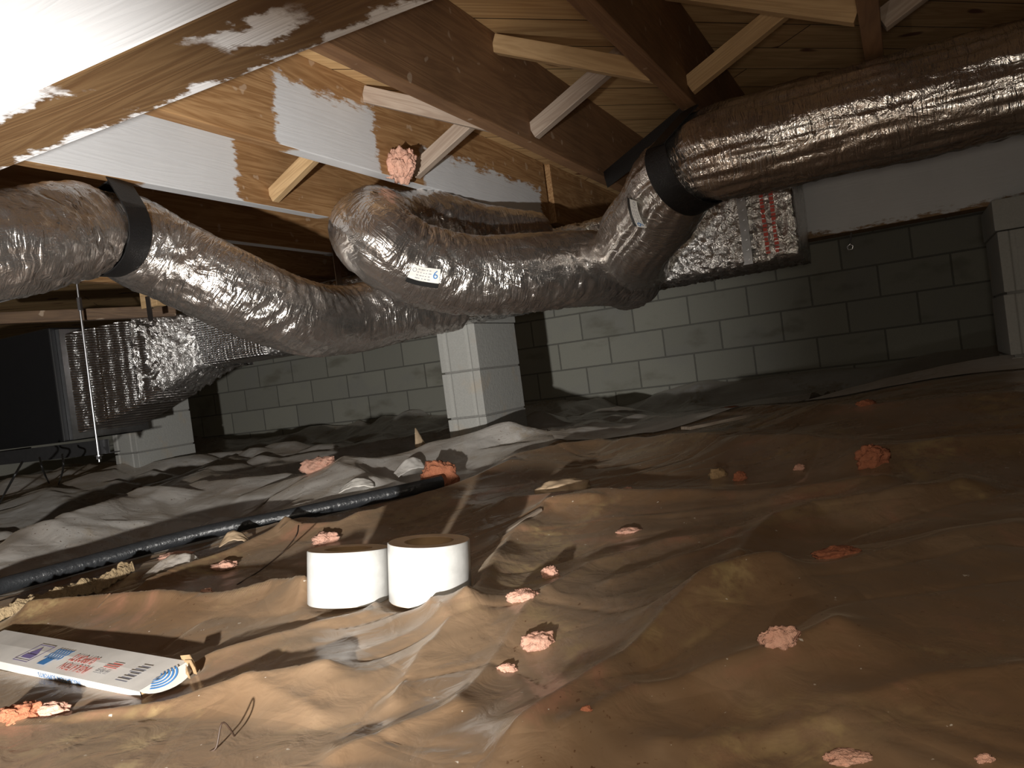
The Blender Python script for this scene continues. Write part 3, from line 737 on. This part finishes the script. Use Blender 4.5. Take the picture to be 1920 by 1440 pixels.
# ---------------------------------------------------------------- foil trunk and plenum
def rrect(hw, hh, r, n):
    """points round a rounded rectangle, counter-clockwise"""
    pts = []
    per = [((hw - r), (hh - r), 0), (-(hw - r), (hh - r), 90), (-(hw - r), -(hh - r), 180), ((hw - r), -(hh - r), 270)]
    corners = []
    for cx, cy, a0 in per:
        for k in range(5): a = math.radians(a0 + 22.5 * k); corners.append((cx + r * math.cos(a), cy + r * math.sin(a)))
    corners.append(corners[0]); c = np.array(corners); s = np.concatenate([[0], np.cumsum(np.linalg.norm(np.diff(c, axis=0), axis=1))])
    t = np.linspace(0, s[-1], n, endpoint=False); return np.stack([np.interp(t, s, c[:, 0]), np.interp(t, s, c[:, 1])], -1)
def loft(name, sections, nx, nper, mat, parent=None, crumple=.004, fr=(14, 20), cap=True):
    """sections: (x, y0, y1, z0, z1, corner radius)"""
    S = np.array(sections, float); o = np.argsort(S[:, 0]); S = S[o]
    xs = np.linspace(S[0, 0], S[-1, 0], nx); rows = []
    for x in xs:
        y0, y1, z0, z1, r = (np.interp(x, S[:, 0], S[:, k]) for k in range(1, 6))
        p = rrect((y1 - y0) / 2, (z1 - z0) / 2, r, nper); rows.append(np.stack([np.full(nper, x), (y0 + y1) / 2 + p[:, 0], (z0 + z1) / 2 + p[:, 1]], -1))
    P = np.array(rows); c = P.mean(axis=1, keepdims=True); d = P - c; d /= np.linalg.norm(d, axis=2)[..., None]
    P = P + d * (-np.abs(noise3(P[..., 0] * fr[0], P[..., 1] * fr[1], P[..., 2] * fr[1])) * 2 + .4)[..., None] * crumple
    if cap:
        a, b = P[0].mean(0), P[-1].mean(0)
        P = np.concatenate([(a + (P[0] - a) * .02)[None], (a + (P[0] - a) * .6 )[None], P, (b + (P[-1] - b) * .6)[None], (b + (P[-1] - b) * .02)[None]])
    return quick_grid(name, P, mat, parent, closed_v=True)
TX1 = -.28
trunk = loft('trunk_duct', [(-2.62, 2.72, 3.05, G + .235, G + .50, .03), (-1.4, 2.72, 3.06, G + .25, G + .52, .03), (TX1, 2.72, 3.085, G + .262, G + .535, .03)], 340, 150, M['foil_wrap'], crumple=.014, fr=(30, 42))
tag(trunk, 'foil wrapped trunk duct along the girder, boxed end at right', 'duct')
bpy.context.view_layer.update()
def child_mesh(name, mb, mat, parent, **kw):
    o = mb.build(name, mat, None, origin=(0, 0, 0), **kw); o.parent = parent; o.matrix_parent_inverse = Matrix.Translation(parent.location).inverted(); return o
m = MB(); xs = on_y(1393, 400, 2.715)[0]; m.box((xs - .014, 2.703, G + .262), (xs + .014, 2.713, G + .53))
for k in range(8): m.cyl((xs, 2.703, G + .28 + k * .033), (xs, 2.699, G + .28 + k * .033), .005, 10)
child_mesh('joint_strip', m, M['zinc'], trunk)
m = MB()
for dx, r in ((.055, 4), (.085, 9)):
    x = on_y(1432, 400, 2.71)[0] + dx - .055
    zz = G + .285
    while zz < G + .51:
        hgt = random.uniform(.006, .012); m.box((x - .007, 2.7005, zz), (x + .007 - random.uniform(0, .004), 2.7025, zz + hgt)); zz += hgt + random.uniform(.003, .006)
child_mesh('red_print', m, M['ink_red'], trunk)['label'] = 'columns of small red print on the foil'
tag(trunk, None)

AHX = -3.10
P1 = [(AHX - .02, 2.10, 2.42, G - .015, G + .40, .01), (AHX, 2.10, 2.42, G - .01, G + .41, .01), (-3.02, 2.30, 2.56, G + .06, G + .452, .015), (-2.985, 2.37, 2.62, G + .095, G + .455, .02), (-2.93, 2.60, 2.86, G + .22, G + .46, .03), (-2.60, 2.70, 3.02, G + .235, G + .49, .03)]
plenum = loft('plenum', P1, 160, 130, M['bubble'], crumple=.003, fr=(9, 12))
tag(plenum, 'embossed foil plenum tapering from the dark cabinet to the trunk duct', 'duct')
m = MB(); m.box((AHX - .02, 2.085, G - .03), (AHX + .004, 2.45, G + .43)); child_mesh('end_flange', m, M['zinc'], plenum)
w = loft('tape_seam', [(-2.995, 2.34, 2.61, G + .085, G + .465, .02), (-2.92, 2.60, 2.87, G + .215, G + .475, .03), (-2.86, 2.63, 2.92, G + .22, G + .485, .03)], 40, 120, M['foil_wrap'], crumple=.018, fr=(45, 45), cap=False)
w.parent = plenum; w.matrix_parent_inverse = Matrix.Translation(plenum.location).inverted()

ah = empty('air_handler', (-3.75, 2.25, G - .04))
m = MB(); m.box((-4.4, 2.06, G - .035), (AHX - .022, 2.44, G + .44)); child_mesh('cabinet', m, M['cabinet'], ah, bevel=.006)
m = MB(); m.box((-4.3, 2.052, G + .02), (-3.75, 2.062, G + .40)); child_mesh('access_panel', m, M['cabinet'], ah, bevel=.003)
tag(ah, 'black air handler cabinet in the shadow at the left edge', 'air handler')
# angle iron cradle under the cabinet
m = MB(); m.box((-4.6, 1.985, G - .097), (-2.745, 1.989, G - .042)); m.box((-4.6, 1.989, G - .097), (-2.745, 2.03, G - .093))
for xh in (-2.775,): m.cyl((xh, 1.9845, G - .075), (xh, 1.981, G - .075), .006, 6)
m.box((-4.0, 2.03, G - .097), (-3.96, 2.44, G - .045))
tag(m.build('angle_iron', M['steel_dark'], bevel=.001), 'dark angle iron bar carrying the black cabinet', 'bracket')
r0, r1 = np.array([-2.80, 1.977, G - .125]), np.array(at(176, 535, 2.8)); r1 = np.array([-2.79, 1.977, r1[2]])
rod = empty('hanger_rod', tuple(r0))
m = MB(); m.cyl(r0, (r1[0], r1[1], JB), .0048, 12); child_mesh('rod', m, M['zinc'], rod, smooth=False)
m = MB(); m.cyl((r1[0], r1[1], r1[2] - .05), (r1[0], r1[1], r1[2]), .0095, 6); child_mesh('coupling_nut', m, M['zinc'], rod)
m = MB(); m.cyl((r0[0], r0[1], G - .115), (r0[0], r0[1], G - .104), .010, 6); m.cyl((r0[0], r0[1], G - .103), (r0[0], r0[1], G - .099), .015, 16); child_mesh('nut', m, M['zinc'], rod)
tag(rod, 'thin zinc threaded rod hanging in front of the foil plenum', 'rod')

# boards in the dark above the cabinet
tag(beam_local('board', (-2.95, 1.70, JB - .045), (-2.12, 1.70, JB - .045), .04, .085, wood('whitewashed_board', 0, (.5, .36, .28), (.36, .2, .15), paint=(), under=[(-3, 3)])), 'whitewashed board under the joists, behind the left duct', 'board')
tag(beam_local('board', tuple(at(-60, 600, 3.0)), tuple(at(330, 583, 3.25)), .04, .045, wood('shade_toned_board', 0, (.17, .10, .05), (.09, .05, .025)), (0, 0, 1)), 'brown board above the black cabinet and the plenum', 'board')  # the duct's shadow on this board is put into its wood colour
bk = on_x(288, 566, jx(-1) + .02)
m = MB(); m.box((bk[0] - .045, bk[1] - .02, bk[2] - .02), (bk[0] + .04, bk[1] + .02, JB)); wb = tag(m.build('wood_block', M['brace'], bevel=.002), 'small orange wood block with a steel strap above the embossed plenum', 'block')
m = MB(); m.box((bk[0] - .012, bk[1] - .024, bk[2] - .07), (bk[0] + .012, bk[1] - .021, bk[2] + .02)); child_mesh('hanger_strap', m, M['zinc'], wb)
hs = on_x(632, 500, jx(0) + .022)
m = MB(); m.box((hs[0] - .001, hs[1] - .018, G + .40), (hs[0] + .002, hs[1] + .018, JB + .03)); m.box((hs[0] - .045, hs[1] - .018, JB - .003), (hs[0], hs[1] + .018, JB - .001)); tag(m.build('hanger_strap', M['zinc']), 'bent steel strap round the white bottomed joist behind the ducts', 'strap')

# hook below the far girder and clip at the right pier
hk = empty('screw_hook', (on_y(1597, 440, 3.13)[0], 3.16, G + .355))
p = on_y(1597, 440, 3.16); q = on_y(1594, 462, 3.16)
m = MB(); m.cyl((p[0], 3.16, G + .357), (q[0], 3.16, q[2] + .008), .003, 8); child_mesh('shank', m, M['zinc'], hk)
th = np.linspace(0, 2 * math.pi, 22); ring = wire('eye', [(q[0] + .011 * math.sin(a), 3.16, q[2] - .003 + .011 * math.cos(a)) for a in th], .003, M['zinc'], None)
ring.parent = hk; ring.matrix_parent_inverse = Matrix.Translation(hk.location).inverted()
tag(hk, 'small eye hook screwed under the whitewashed girder', 'hook')

# ---------------------------------------------------------------- pipe under the plastic
PP = PIPE.copy(); PP[:, 2] = h0(PP[:, 0], PP[:, 1]) + .020
pp = wire('pipe', PP, .021, M['black_pipe'], n=18, smooth_step=.008)
tag(pp, 'long black pipe lying across the ground between the plastic sheets', 'pipe')

# ---------------------------------------------------------------- tape rolls
def tape_roll(C, z0, R, Hh, tilt_r, tilt_b, label, spin):
    ax = np.array([0, 0, 1.0]) + CR * math.tan(tilt_r) + np.array([CF[0], CF[1], 0]) * math.tan(tilt_b); ax /= np.linalg.norm(ax)
    x = np.cross(ax, CF); x /= np.linalg.norm(x); y = np.cross(ax, x)
    root = empty('tape_roll', (C[0], C[1], z0)); b = np.array([C[0], C[1], z0])
    def ringwall(name, prof, mat, smooth=True, n=96, wob=0.0):
        th = np.linspace(0, 2 * math.pi, n, endpoint=False)
        P = np.array([[b + ax * h + (r + wob * math.sin(3 * t + spin)) * (math.cos(t + spin) * x + math.sin(t + spin) * y) for t in th] for r, h in prof])
        o = quick_grid(name, P, mat, None, closed_v=True, smooth=smooth); o.parent = root; o.matrix_parent_inverse = Matrix.Translation(root.location).inverted(); return o
    ringwall('tape', [(R - .0015, 0), (R, .0015), (R, Hh - .0015), (R - .0015, Hh)], M['tape_white'], wob=.0012)
    ringwall('edge_face', [(R - .0015, 0), (R - .008, .0004), (.043, .0004), (.043, Hh - .0004), (R - .018, Hh - .001), (R - .0015, Hh)], M['tape_tan'], False)
    ringwall('core', [(.043, .001), (.043, Hh - .001), (.039, Hh - .001), (.039, .001), (.043, .001)], M['card_brown'])
    for a in (-2.0, -1.05):
        m = MB(); u = math.cos(a) * x + math.sin(a) * y; v = -math.sin(a) * x + math.cos(a) * y
        u = -CF * 0 + u; pts = [b + u * (R + .0012) + v * s + ax * h for h in (.004, Hh - .003) for s in (-.0016, .0016)]
        m.add(pts, [(0, 1, 3, 2)])
        child_mesh('seam', m, M['tape_white'], root)
    return tag(root, label, 'tape roll')
tape_roll(TAPE_C[0], .013, .0735, .094, math.radians(5.5), math.radians(6), 'white tape roll at the left of the touching pair, lower top edge', .4)
tape_roll(TAPE_C[1], .014, .0715, .100, math.radians(5.5), math.radians(2), 'white tape roll at the right of the touching pair, tan ring top showing', 1.9)

# ---------------------------------------------------------------- carton
def carton():
    d = (BX_B - BX_A) / np.linalg.norm(BX_B - BX_A); n = np.array([d[1], -d[0]]); n = n if n[1] > 0 else -n
    L = np.linalg.norm(BX_B - BX_A); Hh = .016; z0 = BX_A3[2] + .002
    X = (BX_B3 - BX_A3) / np.linalg.norm(BX_B3 - BX_A3); Yv = np.array([*n, 0]); O = np.array([*BX_A, z0])
    root = empty('carton', tuple(O))
    _e = BX_A + n * BX_W; tl = math.atan2(float(h0(_e[0], _e[1])) - BX_A3[2], BX_W) + .02; print('tilt', math.degrees(tl), BX_W); Yt = Yv * math.cos(tl) + np.array([0, 0, math.sin(tl)]); Zt = -Yv * math.sin(tl) + np.array([0, 0, math.cos(tl)])
    def P(a, b, c): return O + X * a + Yt * b + Zt * c
    m = MB(); na, nb = 24, 8
    # long sides and top slightly bowed, open at the near right end
    ring = lambda a: [P(a, 0, 0), P(a, 0, Hh), P(a, BX_W * .5, Hh + .003 * math.sin(math.pi * a / L)), P(a, BX_W, Hh), P(a, BX_W, 0)]
    V = [p for k in range(na + 1) for p in ring(L * k / na)]
    m.add(V, [(5 * k + j, 5 * k + j + 1, 5 * k + j + 6, 5 * k + j + 5) for k in range(na) for j in range(4)] + [(5 * k, 5 * k + 5, 5 * k + 9, 5 * k + 4) for k in range(na)])
    child_mesh('box_body', m, M['card_white'], root)
    # rounded end flap bent down, inked with a blue picture
    fl = MB(); arc = [(0, 0)] + [(-.030 * math.sin(t), BX_W * .5 - BX_W * .5 * math.cos(t)) for t in np.linspace(0, math.pi, 14)] + [(0, BX_W)]
    fv = [P(a, b, Hh + .002 + a * .35) for a, b in arc]; fl.add(fv + [p - np.array([0, 0, .0012]) for p in fv], [tuple(range(len(fv))), tuple(range(2 * len(fv) - 1, len(fv) - 1, -1))])
    child_mesh('end_flap', fl, M['card_white'], root)
    t = MB()
    for (a, b, w, h_, lean) in ((.000, BX_W - .004, .036, .012, .5), (-.014, BX_W - .012, .030, .009, .3), (-.02, BX_W * .72, .018, .008, -.2)):
        V = [P(a - w / 2, b, .004), P(a + w / 2, b + .004, .004), P(a + w / 2 + lean * .02, b + .008, Hh + h_ * .4), P(a - w * .1, b + .004, Hh + h_), P(a - w / 2 - .006, b - .004, Hh + h_ * .35)]
        t.add(V + [v + Yv * .0015 for v in V], [(0, 1, 2, 3, 4), (9, 8, 7, 6, 5)] + [(i, (i + 1) % 5, 5 + (i + 1) % 5, 5 + i) for i in range(5)])
    t.add([P(.001, 0.002, .001), P(.001, BX_W - .002, .001), P(.001, BX_W - .002, Hh - .001), P(.001, .002, Hh - .001)], [(0, 1, 2, 3)])
    child_mesh('torn_edge', t, M['card_brown'], root)['label'] = 'torn brown cardboard edge'
    def top(a, b): return P(a, b, Hh + .0036)
    def txt(name, lines, mat, sy=1.75):
        m = MB()
        for body, size, a, b in lines:     # read from the far side: the letters stand upside down to the camera
            V, Fc = text_mesh(body, size); m.add([top(a + x * .95, b - y * sy) + np.array([0, 0, .0004]) for x, y, _ in V], Fc)
        return child_mesh(name, m, mat, root)
    txt('red_lettering', [('INSULATION', .0150, .212, .018), ('SUPPORTS', .0160, .226, .043)], M['ink_red'])
    txt('count_lettering', [('100 PIECES', .0085, .137, .022)], M['ink_grey'])
    m = MB()
    for k in range(3): m.add([top(.118, .034 + k * .006), top(.155 - .01 * (k == 2), .034 + k * .006), top(.155 - .01 * (k == 2), .036 + k * .006), top(.118, .036 + k * .006)], [(0, 1, 2, 3)])
    child_mesh('red_print', m, M['ink_red'], root)
    m = MB()
    for k in range(6): m.add([top(.050, .010 + k * .0082), top(.082 - .004 * (k % 3), .010 + k * .0082), top(.082 - .004 * (k % 3), .0128 + k * .0082), top(.050, .0128 + k * .0082)], [(0, 1, 2, 3)])
    child_mesh('small_print', m, M['ink_grey'], root)
    # blue bundle of rods drawn on the top, framed violet picture beside it
    m = MB(); m.add([top(.298, .010), top(.322, .010), top(.322, .028), top(.298, .028)], [(0, 1, 2, 3)])
    for k in range(6):
        a = .285 + k * .0085
        for j in range(5): b = .028 + j * .006; da = .002 * (-1) ** j; m.add([top(a + da, b), top(a + da + .0045, b), top(a - da + .0045, b + .006), top(a - da, b + .006)], [(0, 1, 2, 3)])
    child_mesh('blue_picture', m, M['ink_blue'], root)
    m = MB(); a0, a1, b0, b1 = .352, .402, .008, .060
    for q in ((a0, a1, b0, b0 + .002), (a0, a1, b1 - .002, b1), (a0, a0 + .002, b0, b1), (a1 - .002, a1, b0, b1), (a0 + .008, a1 - .008, b0 + .01, b1 - .03)): m.add([top(q[0], q[2]), top(q[1], q[2]), top(q[1], q[3]), top(q[0], q[3])], [(0, 1, 2, 3)])
    m.add([top(a0 + .01, b1 - .028), top(a1 - .01, b1 - .028), top(a0 + .03, b1 - .008)], [(0, 1, 2)])
    child_mesh('framed_picture', m, M['ink_violet'], root)
    m = MB()
    for k in range(5):
        r = .010 + k * .006; pts = [(.002 - .02 + .0, 0)]
        for t0, t1 in zip(np.linspace(.2, 2.4, 12)[:-1], np.linspace(.2, 2.4, 12)[1:]):
            q = [(r, t0), (r + .003, t0), (r + .003, t1), (r, t1)]
            m.add([P(.012 - rr * math.sin(tt) * .9, .022 + rr * math.cos(tt) * .9 + .012, Hh + .0034 + min(0, (.012 - rr * math.sin(tt) * .9)) * .35) for rr, tt in q], [(0, 1, 2, 3)])
    child_mesh('flap_picture', m, M['ink_blue'], root)
    m = MB(); V, Fc = text_mesh('INSULATION SUPPORTS', .0125); m.add([P(.235 + x, -.0006, .008 - y) for x, y, _ in V], Fc); child_mesh('side_lettering', m, M['ink_blue'], root)
    return tag(root, 'flattened white carton with red and blue lettering at lower left', 'box')
carton()

# ---------------------------------------------------------------- glass wool tufts and scraps
ICO = {}
def ico(n):
    if n not in ICO:
        bm = bmesh.new(); bmesh.ops.create_icosphere(bm, subdivisions=n, radius=1); ICO[n] = (np.array([v.co[:] for v in bm.verts]), [tuple(v.index for v in f.verts) for f in bm.faces]); bm.free()
    return ICO[n]
def tuft(u, v, wpx, hpx, mat, label, seed, name='insulation_tuft', p=None, flat=1.0, lobes=3, cat='insulation', spike=.7, main=1.0):
    p = ground_px(u, v + hpx * .3) if p is None else p
    z0 = surf(p[0], p[1]) if p[2] < .3 else p[2]
    depth = (np.array(p) - EYE) @ CF; w, h = wpx * depth / F_PX / 2, hpx * depth / F_PX / 2
    V, Fc = ico(4); rg = np.random.RandomState(seed); m = MB()
    for k in range(lobes):
        off = np.array([0, 0, 0]) if k == 0 else np.array([rg.uniform(-.75, .75) * w, rg.uniform(-.5, .5) * w, rg.uniform(-.1, .5) * h])
        sc = main if k == 0 else rg.uniform(.4, .7) * (.5 + .5 * main)
        spike_ = spike * .6; n = noise3(V[:, 0] * 1.7 + seed, V[:, 1] * 1.7 + k * 3, V[:, 2] * 1.7) * .55 + noise3(V[:, 0] * 4.5, V[:, 1] * 4.5 + seed, V[:, 2] * 4.5 + k) * .38 + np.abs(noise3(V[:, 0] * 11, V[:, 1] * 11, V[:, 2] * 11 + seed)) * .18
        Q = V * (1 + spike_ * n * 1.6)[:, None] * np.array([w, w * .7 * flat, h]) * sc
        R_ = np.array([[CR[0], -CR[1], 0], [CR[1], CR[0], 0], [0, 0, 1]]); Q = Q @ R_.T
        m.add(Q + np.array([p[0], p[1], z0 + h * .55]) + np.array([off[0] * CR[0] - off[1] * CR[1], off[0] * CR[1] + off[1] * CR[0], off[2]]), Fc)
    return tag(m.build(name, M[mat], smooth=True), label, cat, 'tufts of pink glass wool' if name == 'insulation_tuft' else None)
T = [(812, 892, 62, 58, 'fluff_red', 'largest red-pink wool clump at the far end of the black pipe', 3),
     (597, 900, 54, 26, 'fluff', 'pale pink wool tuft on the crumpled grey sheet', 4),
     (220, 1024, 46, 18, 'fluff', 'pink wool strip on the grey sheet left of the pipe', 2),
     (420, 1064, 46, 18, 'fluff', 'pink wool tuft below the pipe, left of the thin bent wire', 2),
     (330, 1042, 60, 14, 'fluff', 'flat pink wool strip tucked along the near side of the pipe', 2),
     (388, 1122, 32, 24, 'fluff', 'small pointed pink tuft in the hollow left of the tape rolls', 1),
     (612, 1012, 48, 26, 'fluff', 'pink tuft just behind the left tape roll', 3),
     (985, 1140, 54, 24, 'fluff', 'pink tuft lying right of the tape rolls, between two folds', 2),
     (1034, 1085, 32, 28, 'fluff', 'small round pink tuft uphill of the tape rolls at right', 2),
     (1008, 1200, 62, 36, 'fluff', 'pale winged pink tuft on the fold in the middle foreground', 2),
     (948, 1244, 38, 20, 'fluff', 'oval pink tuft below the winged one', 1),
     (1474, 1256, 62, 42, 'fluff', 'star shaped pink tuft on the right foreground fold', 2),
     (1570, 1055, 72, 26, 'fluff_red', 'dirty reddish wool scrap lying in soil crumbs at right', 3),
     (1645, 892, 58, 46, 'fluff_red', 'orange curled wool clump on the dim sheet far right', 3),
     (1180, 1005, 42, 12, 'fluff', 'thin flat pink sliver on the brown sheet', 1),
     (1348, 902, 32, 24, 'fluff_tan', 'tan dusty wool ball on the rear fold', 1),
     (1390, 909, 24, 22, 'fluff_red', 'little brown tuft beside the tan wool ball', 2),
     (1502, 898, 20, 14, 'fluff', 'tiny pink tuft right of the tan wool ball', 1),
     (1630, 790, 32, 16, 'fluff_red', 'dim orange tuft in the shadow near the right pier', 2),
     (1368, 773, 56, 12, 'fluff_red', 'rust coloured wool strip on the pale sheet near the wall', 2),
     (1592, 1432, 80, 20, 'fluff', 'pink wool strip at the bottom edge right of the middle', 2),
     (1850, 1434, 34, 18, 'fluff', 'pink tuft in the bottom right corner', 1),
     (1110, 1412, 24, 14, 'fluff_red', 'tiny orange crumb of wool at the bottom edge', 1),
     (36, 1364, 70, 40, 'fluff_red', 'fluffy red-pink clump below the carton at the left edge', 3),
     (98, 1350, 60, 28, 'fluff', 'fluffy pink clump right under the carton, beside the left edge clump', 3),
     (1178, 928, 26, 12, 'fluff', 'small pink crumb right of the crumpled tan scrap', 1)]
for i, (u, v, w, h, mt, lab, lb) in enumerate(T):
    pos = None
    if i == 0: pos = ground_px(826, 908)
    o = tuft(u, v, w, h, mt, lab, i * 3 + 1, lobes=lb, flat=.9, p=pos)
    if i == 0: o.location.z += .022          # it sits on the end of the pipe
# tuft caught at the brace foot above the curled duct
p = on_x(752, 318, jx(2) + .045); p[2] = JB - .005
tuft(752, 318, 58, 76, 'fluff', 'pink wool tuft caught on the painted joist at the brace foot', 77, p=p, lobes=8, spike=.9, main=.7)

# crumpled tan scrap of plastic
tuft(1058, 922, 100, 34, 'cream_scrap', 'crumpled tan scrap shaped like a leaf on the rear fold', 91, name='plastic_scrap', lobes=1, spike=.35, cat='scrap')
def flake(name, pxs, lift, mat, label, cat='scrap', thick=.002):
    c = np.mean([ground_px(*q) for q in pxs], axis=0); zc = surf(c[0], c[1])
    V = []
    for (u, v), l in zip(pxs, lift): q = on_z(u, v, zc + l); V.append(q)
    V = np.array(V); n = len(V); m = MB(); m.add(list(V) + [q + np.array([0, 0, -thick]) for q in V], [tuple(range(n)), tuple(range(2 * n - 1, n - 1, -1))] + [(i, (i + 1) % n, n + (i + 1) % n, n + i) for i in range(n)])
    return tag(m.build(name, M[mat]), label, cat)
def shard(name, u, v, wpx, hpx, ang, curl, mat, label, cat='scrap', seed=0, edge=.25):
    """a torn, curled piece of sheet standing on the ground, with thickness"""
    p = ground_px(u, v); z0 = surf(p[0], p[1]); depth = (p - EYE) @ CF; w, h = wpx * depth / F_PX, hpx * depth / F_PX
    a = np.linspace(0, 1, 22); b = np.linspace(0, 1, 10); A, B = np.meshgrid(a, b, indexing='ij')
    wid = 1 - edge + edge * noise3(A * 5 + seed, B * 0, 1.5)
    x = (A - .5) * w; y = (B - .5) * .5 * w * wid; z = h * np.sin(np.clip(A, 0, 1) * math.pi * .5 * curl + .2) * (.4 + .6 * B) + .004 * noise3(A * 6, B * 6, seed)
    z = z - z.min() + .004
    c, s = math.cos(ang), math.sin(ang); xr, yr = x * c - y * s, x * s + y * c
    P = np.stack([p[0] + xr * CR[0] - yr * CR[1], p[1] + xr * CR[1] + yr * CR[0], z0 + z], -1)
    o = quick_grid(name, P, M[mat]); so = o.modifiers.new('thick', 'SOLIDIFY'); so.thickness = .0015
    return tag(o, label, cat)
shard('paper_scrap', 672, 938, 66, 22, .1, 1.6, 'white_scrap', 'white torn paper scrap leaning on the pipe', seed=3)
shard('plastic_scrap', 792, 852, 30, 44, 1.2, 1.9, 'cream_scrap', 'brown curled strip standing behind the red wool clump', seed=5)
shard('plastic_scrap', 770, 900, 60, 34, .5, 1.3, 'sheet_grey', 'grey plastic flap folded up beside the pipe end', seed=7)
shard('plastic_scrap', 315, 1082, 86, 34, .2, 1.2, 'sheet_grey', 'torn grey flap of plastic in front of the pipe', seed=8)
shard('paper_scrap', 445, 1036, 60, 26, .3, 2.0, 'cream_scrap', 'curled brown paper flap by the near side of the pipe', seed=11)
shard('paper_scrap', 367, 1064, 24, 16, .9, 1.9, 'white_scrap', 'tiny white curl of paper below the pipe', seed=12)
# crumbly soil ridge where the sheets part
px = [(-30, 1190), (40, 1160), (110, 1132), (180, 1105), (250, 1080)]
P = np.array([ground_px(*q) for q in px]); C, s = catmull(P, .006); T_, N_, B_ = frames(C); u_ = np.linspace(-1, 1, 40)
S_, U_ = np.meshgrid(s, u_, indexing='ij'); wd = .032 * np.sin(np.clip(S_ / s[-1], .02, .98) * math.pi) ** .5
side = np.stack([B_[:, 0], B_[:, 1], 0 * B_[:, 2]], -1)
PX = C[:, None] + side[:, None] * (U_ * wd)[..., None]
PX[..., 2] = height(PX[..., 0], PX[..., 1]) + .002 + .034 * np.sqrt(np.clip(1 - U_ ** 2, 0, 1)) * (.7 + .5 * noise3(S_ * 25, U_ * 2, .5)) + .012 * np.abs(noise3(S_ * 70, U_ * 4, 3.5))
o = tag(quick_grid('soil_ridge', PX, M['tan_soil']), 'ridge of crumbly tan soil in front of the pipe at left', 'soil', kind='stuff')

# splints, wires
def stick(px0, px1, w, h, mat, label, name, lift0=.004, lift1=.004):
    a, b = ground_px(*px0), ground_px(*px1); a[2] = surf(a[0], a[1]) + h / 2 + lift0; b[2] = surf(b[0], b[1]) + h / 2 + lift1
    return tag(beam_local(name, a, b, w, h, M[mat]), label, 'stick')
stick((940, 1030), (1018, 992), .012, .007, 'splint', 'grey weathered splint right of the tape rolls', 'splint')
stick((1290, 842), (1395, 812), .05, .010, 'splint', 'flat grey lath fragment on the rear fold', 'lath', .012, .022)
def gw(pts, r, mat, label, name='wire'):
    P = []
    for u, v, l in pts: g = ground_px(u, v); z = surf(g[0], g[1]) + l; P.append(on_z(u, v, z) if l < .05 else g + np.array([0, 0, l]))
    o = wire(name, P, r, M[mat], smooth_step=.004); return tag(o, label, 'wire')
gw([(560, 985, .012), (555, 1005, .015), (530, 1035, .012), (490, 1068, .006), (445, 1096, .004)], .0016, 'rust_wire', 'thin bent brown wire between the pipe and the left tape roll')
g0 = ground_px(398, 1440); g0[2] = surf(g0[0], g0[1]) + .002; D0 = (g0 - EYE) @ CF
g1 = at(416, 1356, D0 + .01); g2 = at(432, 1368, D0 + .02); g3 = at(446, 1394, D0 + .05)
tag(wire('wire', [g0, at(406, 1400, D0), g1, g2, g3], .0012, M['rust_wire'], smooth_step=.003), 'rusty bent wire standing up at the bottom edge', 'wire')
for (a, b, c), lab in (((at(42, 866, 2.5), at(20, 905, 2.45), ground_px(-2, 945)), 'black cable dropping below the angle iron, nearest the left edge'),
                       ((at(74, 858, 2.7), at(82, 885, 2.7), ground_px(92, 906)), 'black cable loop under the angle iron, middle of three'),
                       ((at(117, 852, 2.75), at(118, 880, 2.75), ground_px(110, 908)), 'black cable under the angle iron, rightmost of three')):
    tag(wire('cable', [a, b, c], .0035, M['black'], smooth_step=.01), lab, 'cable')
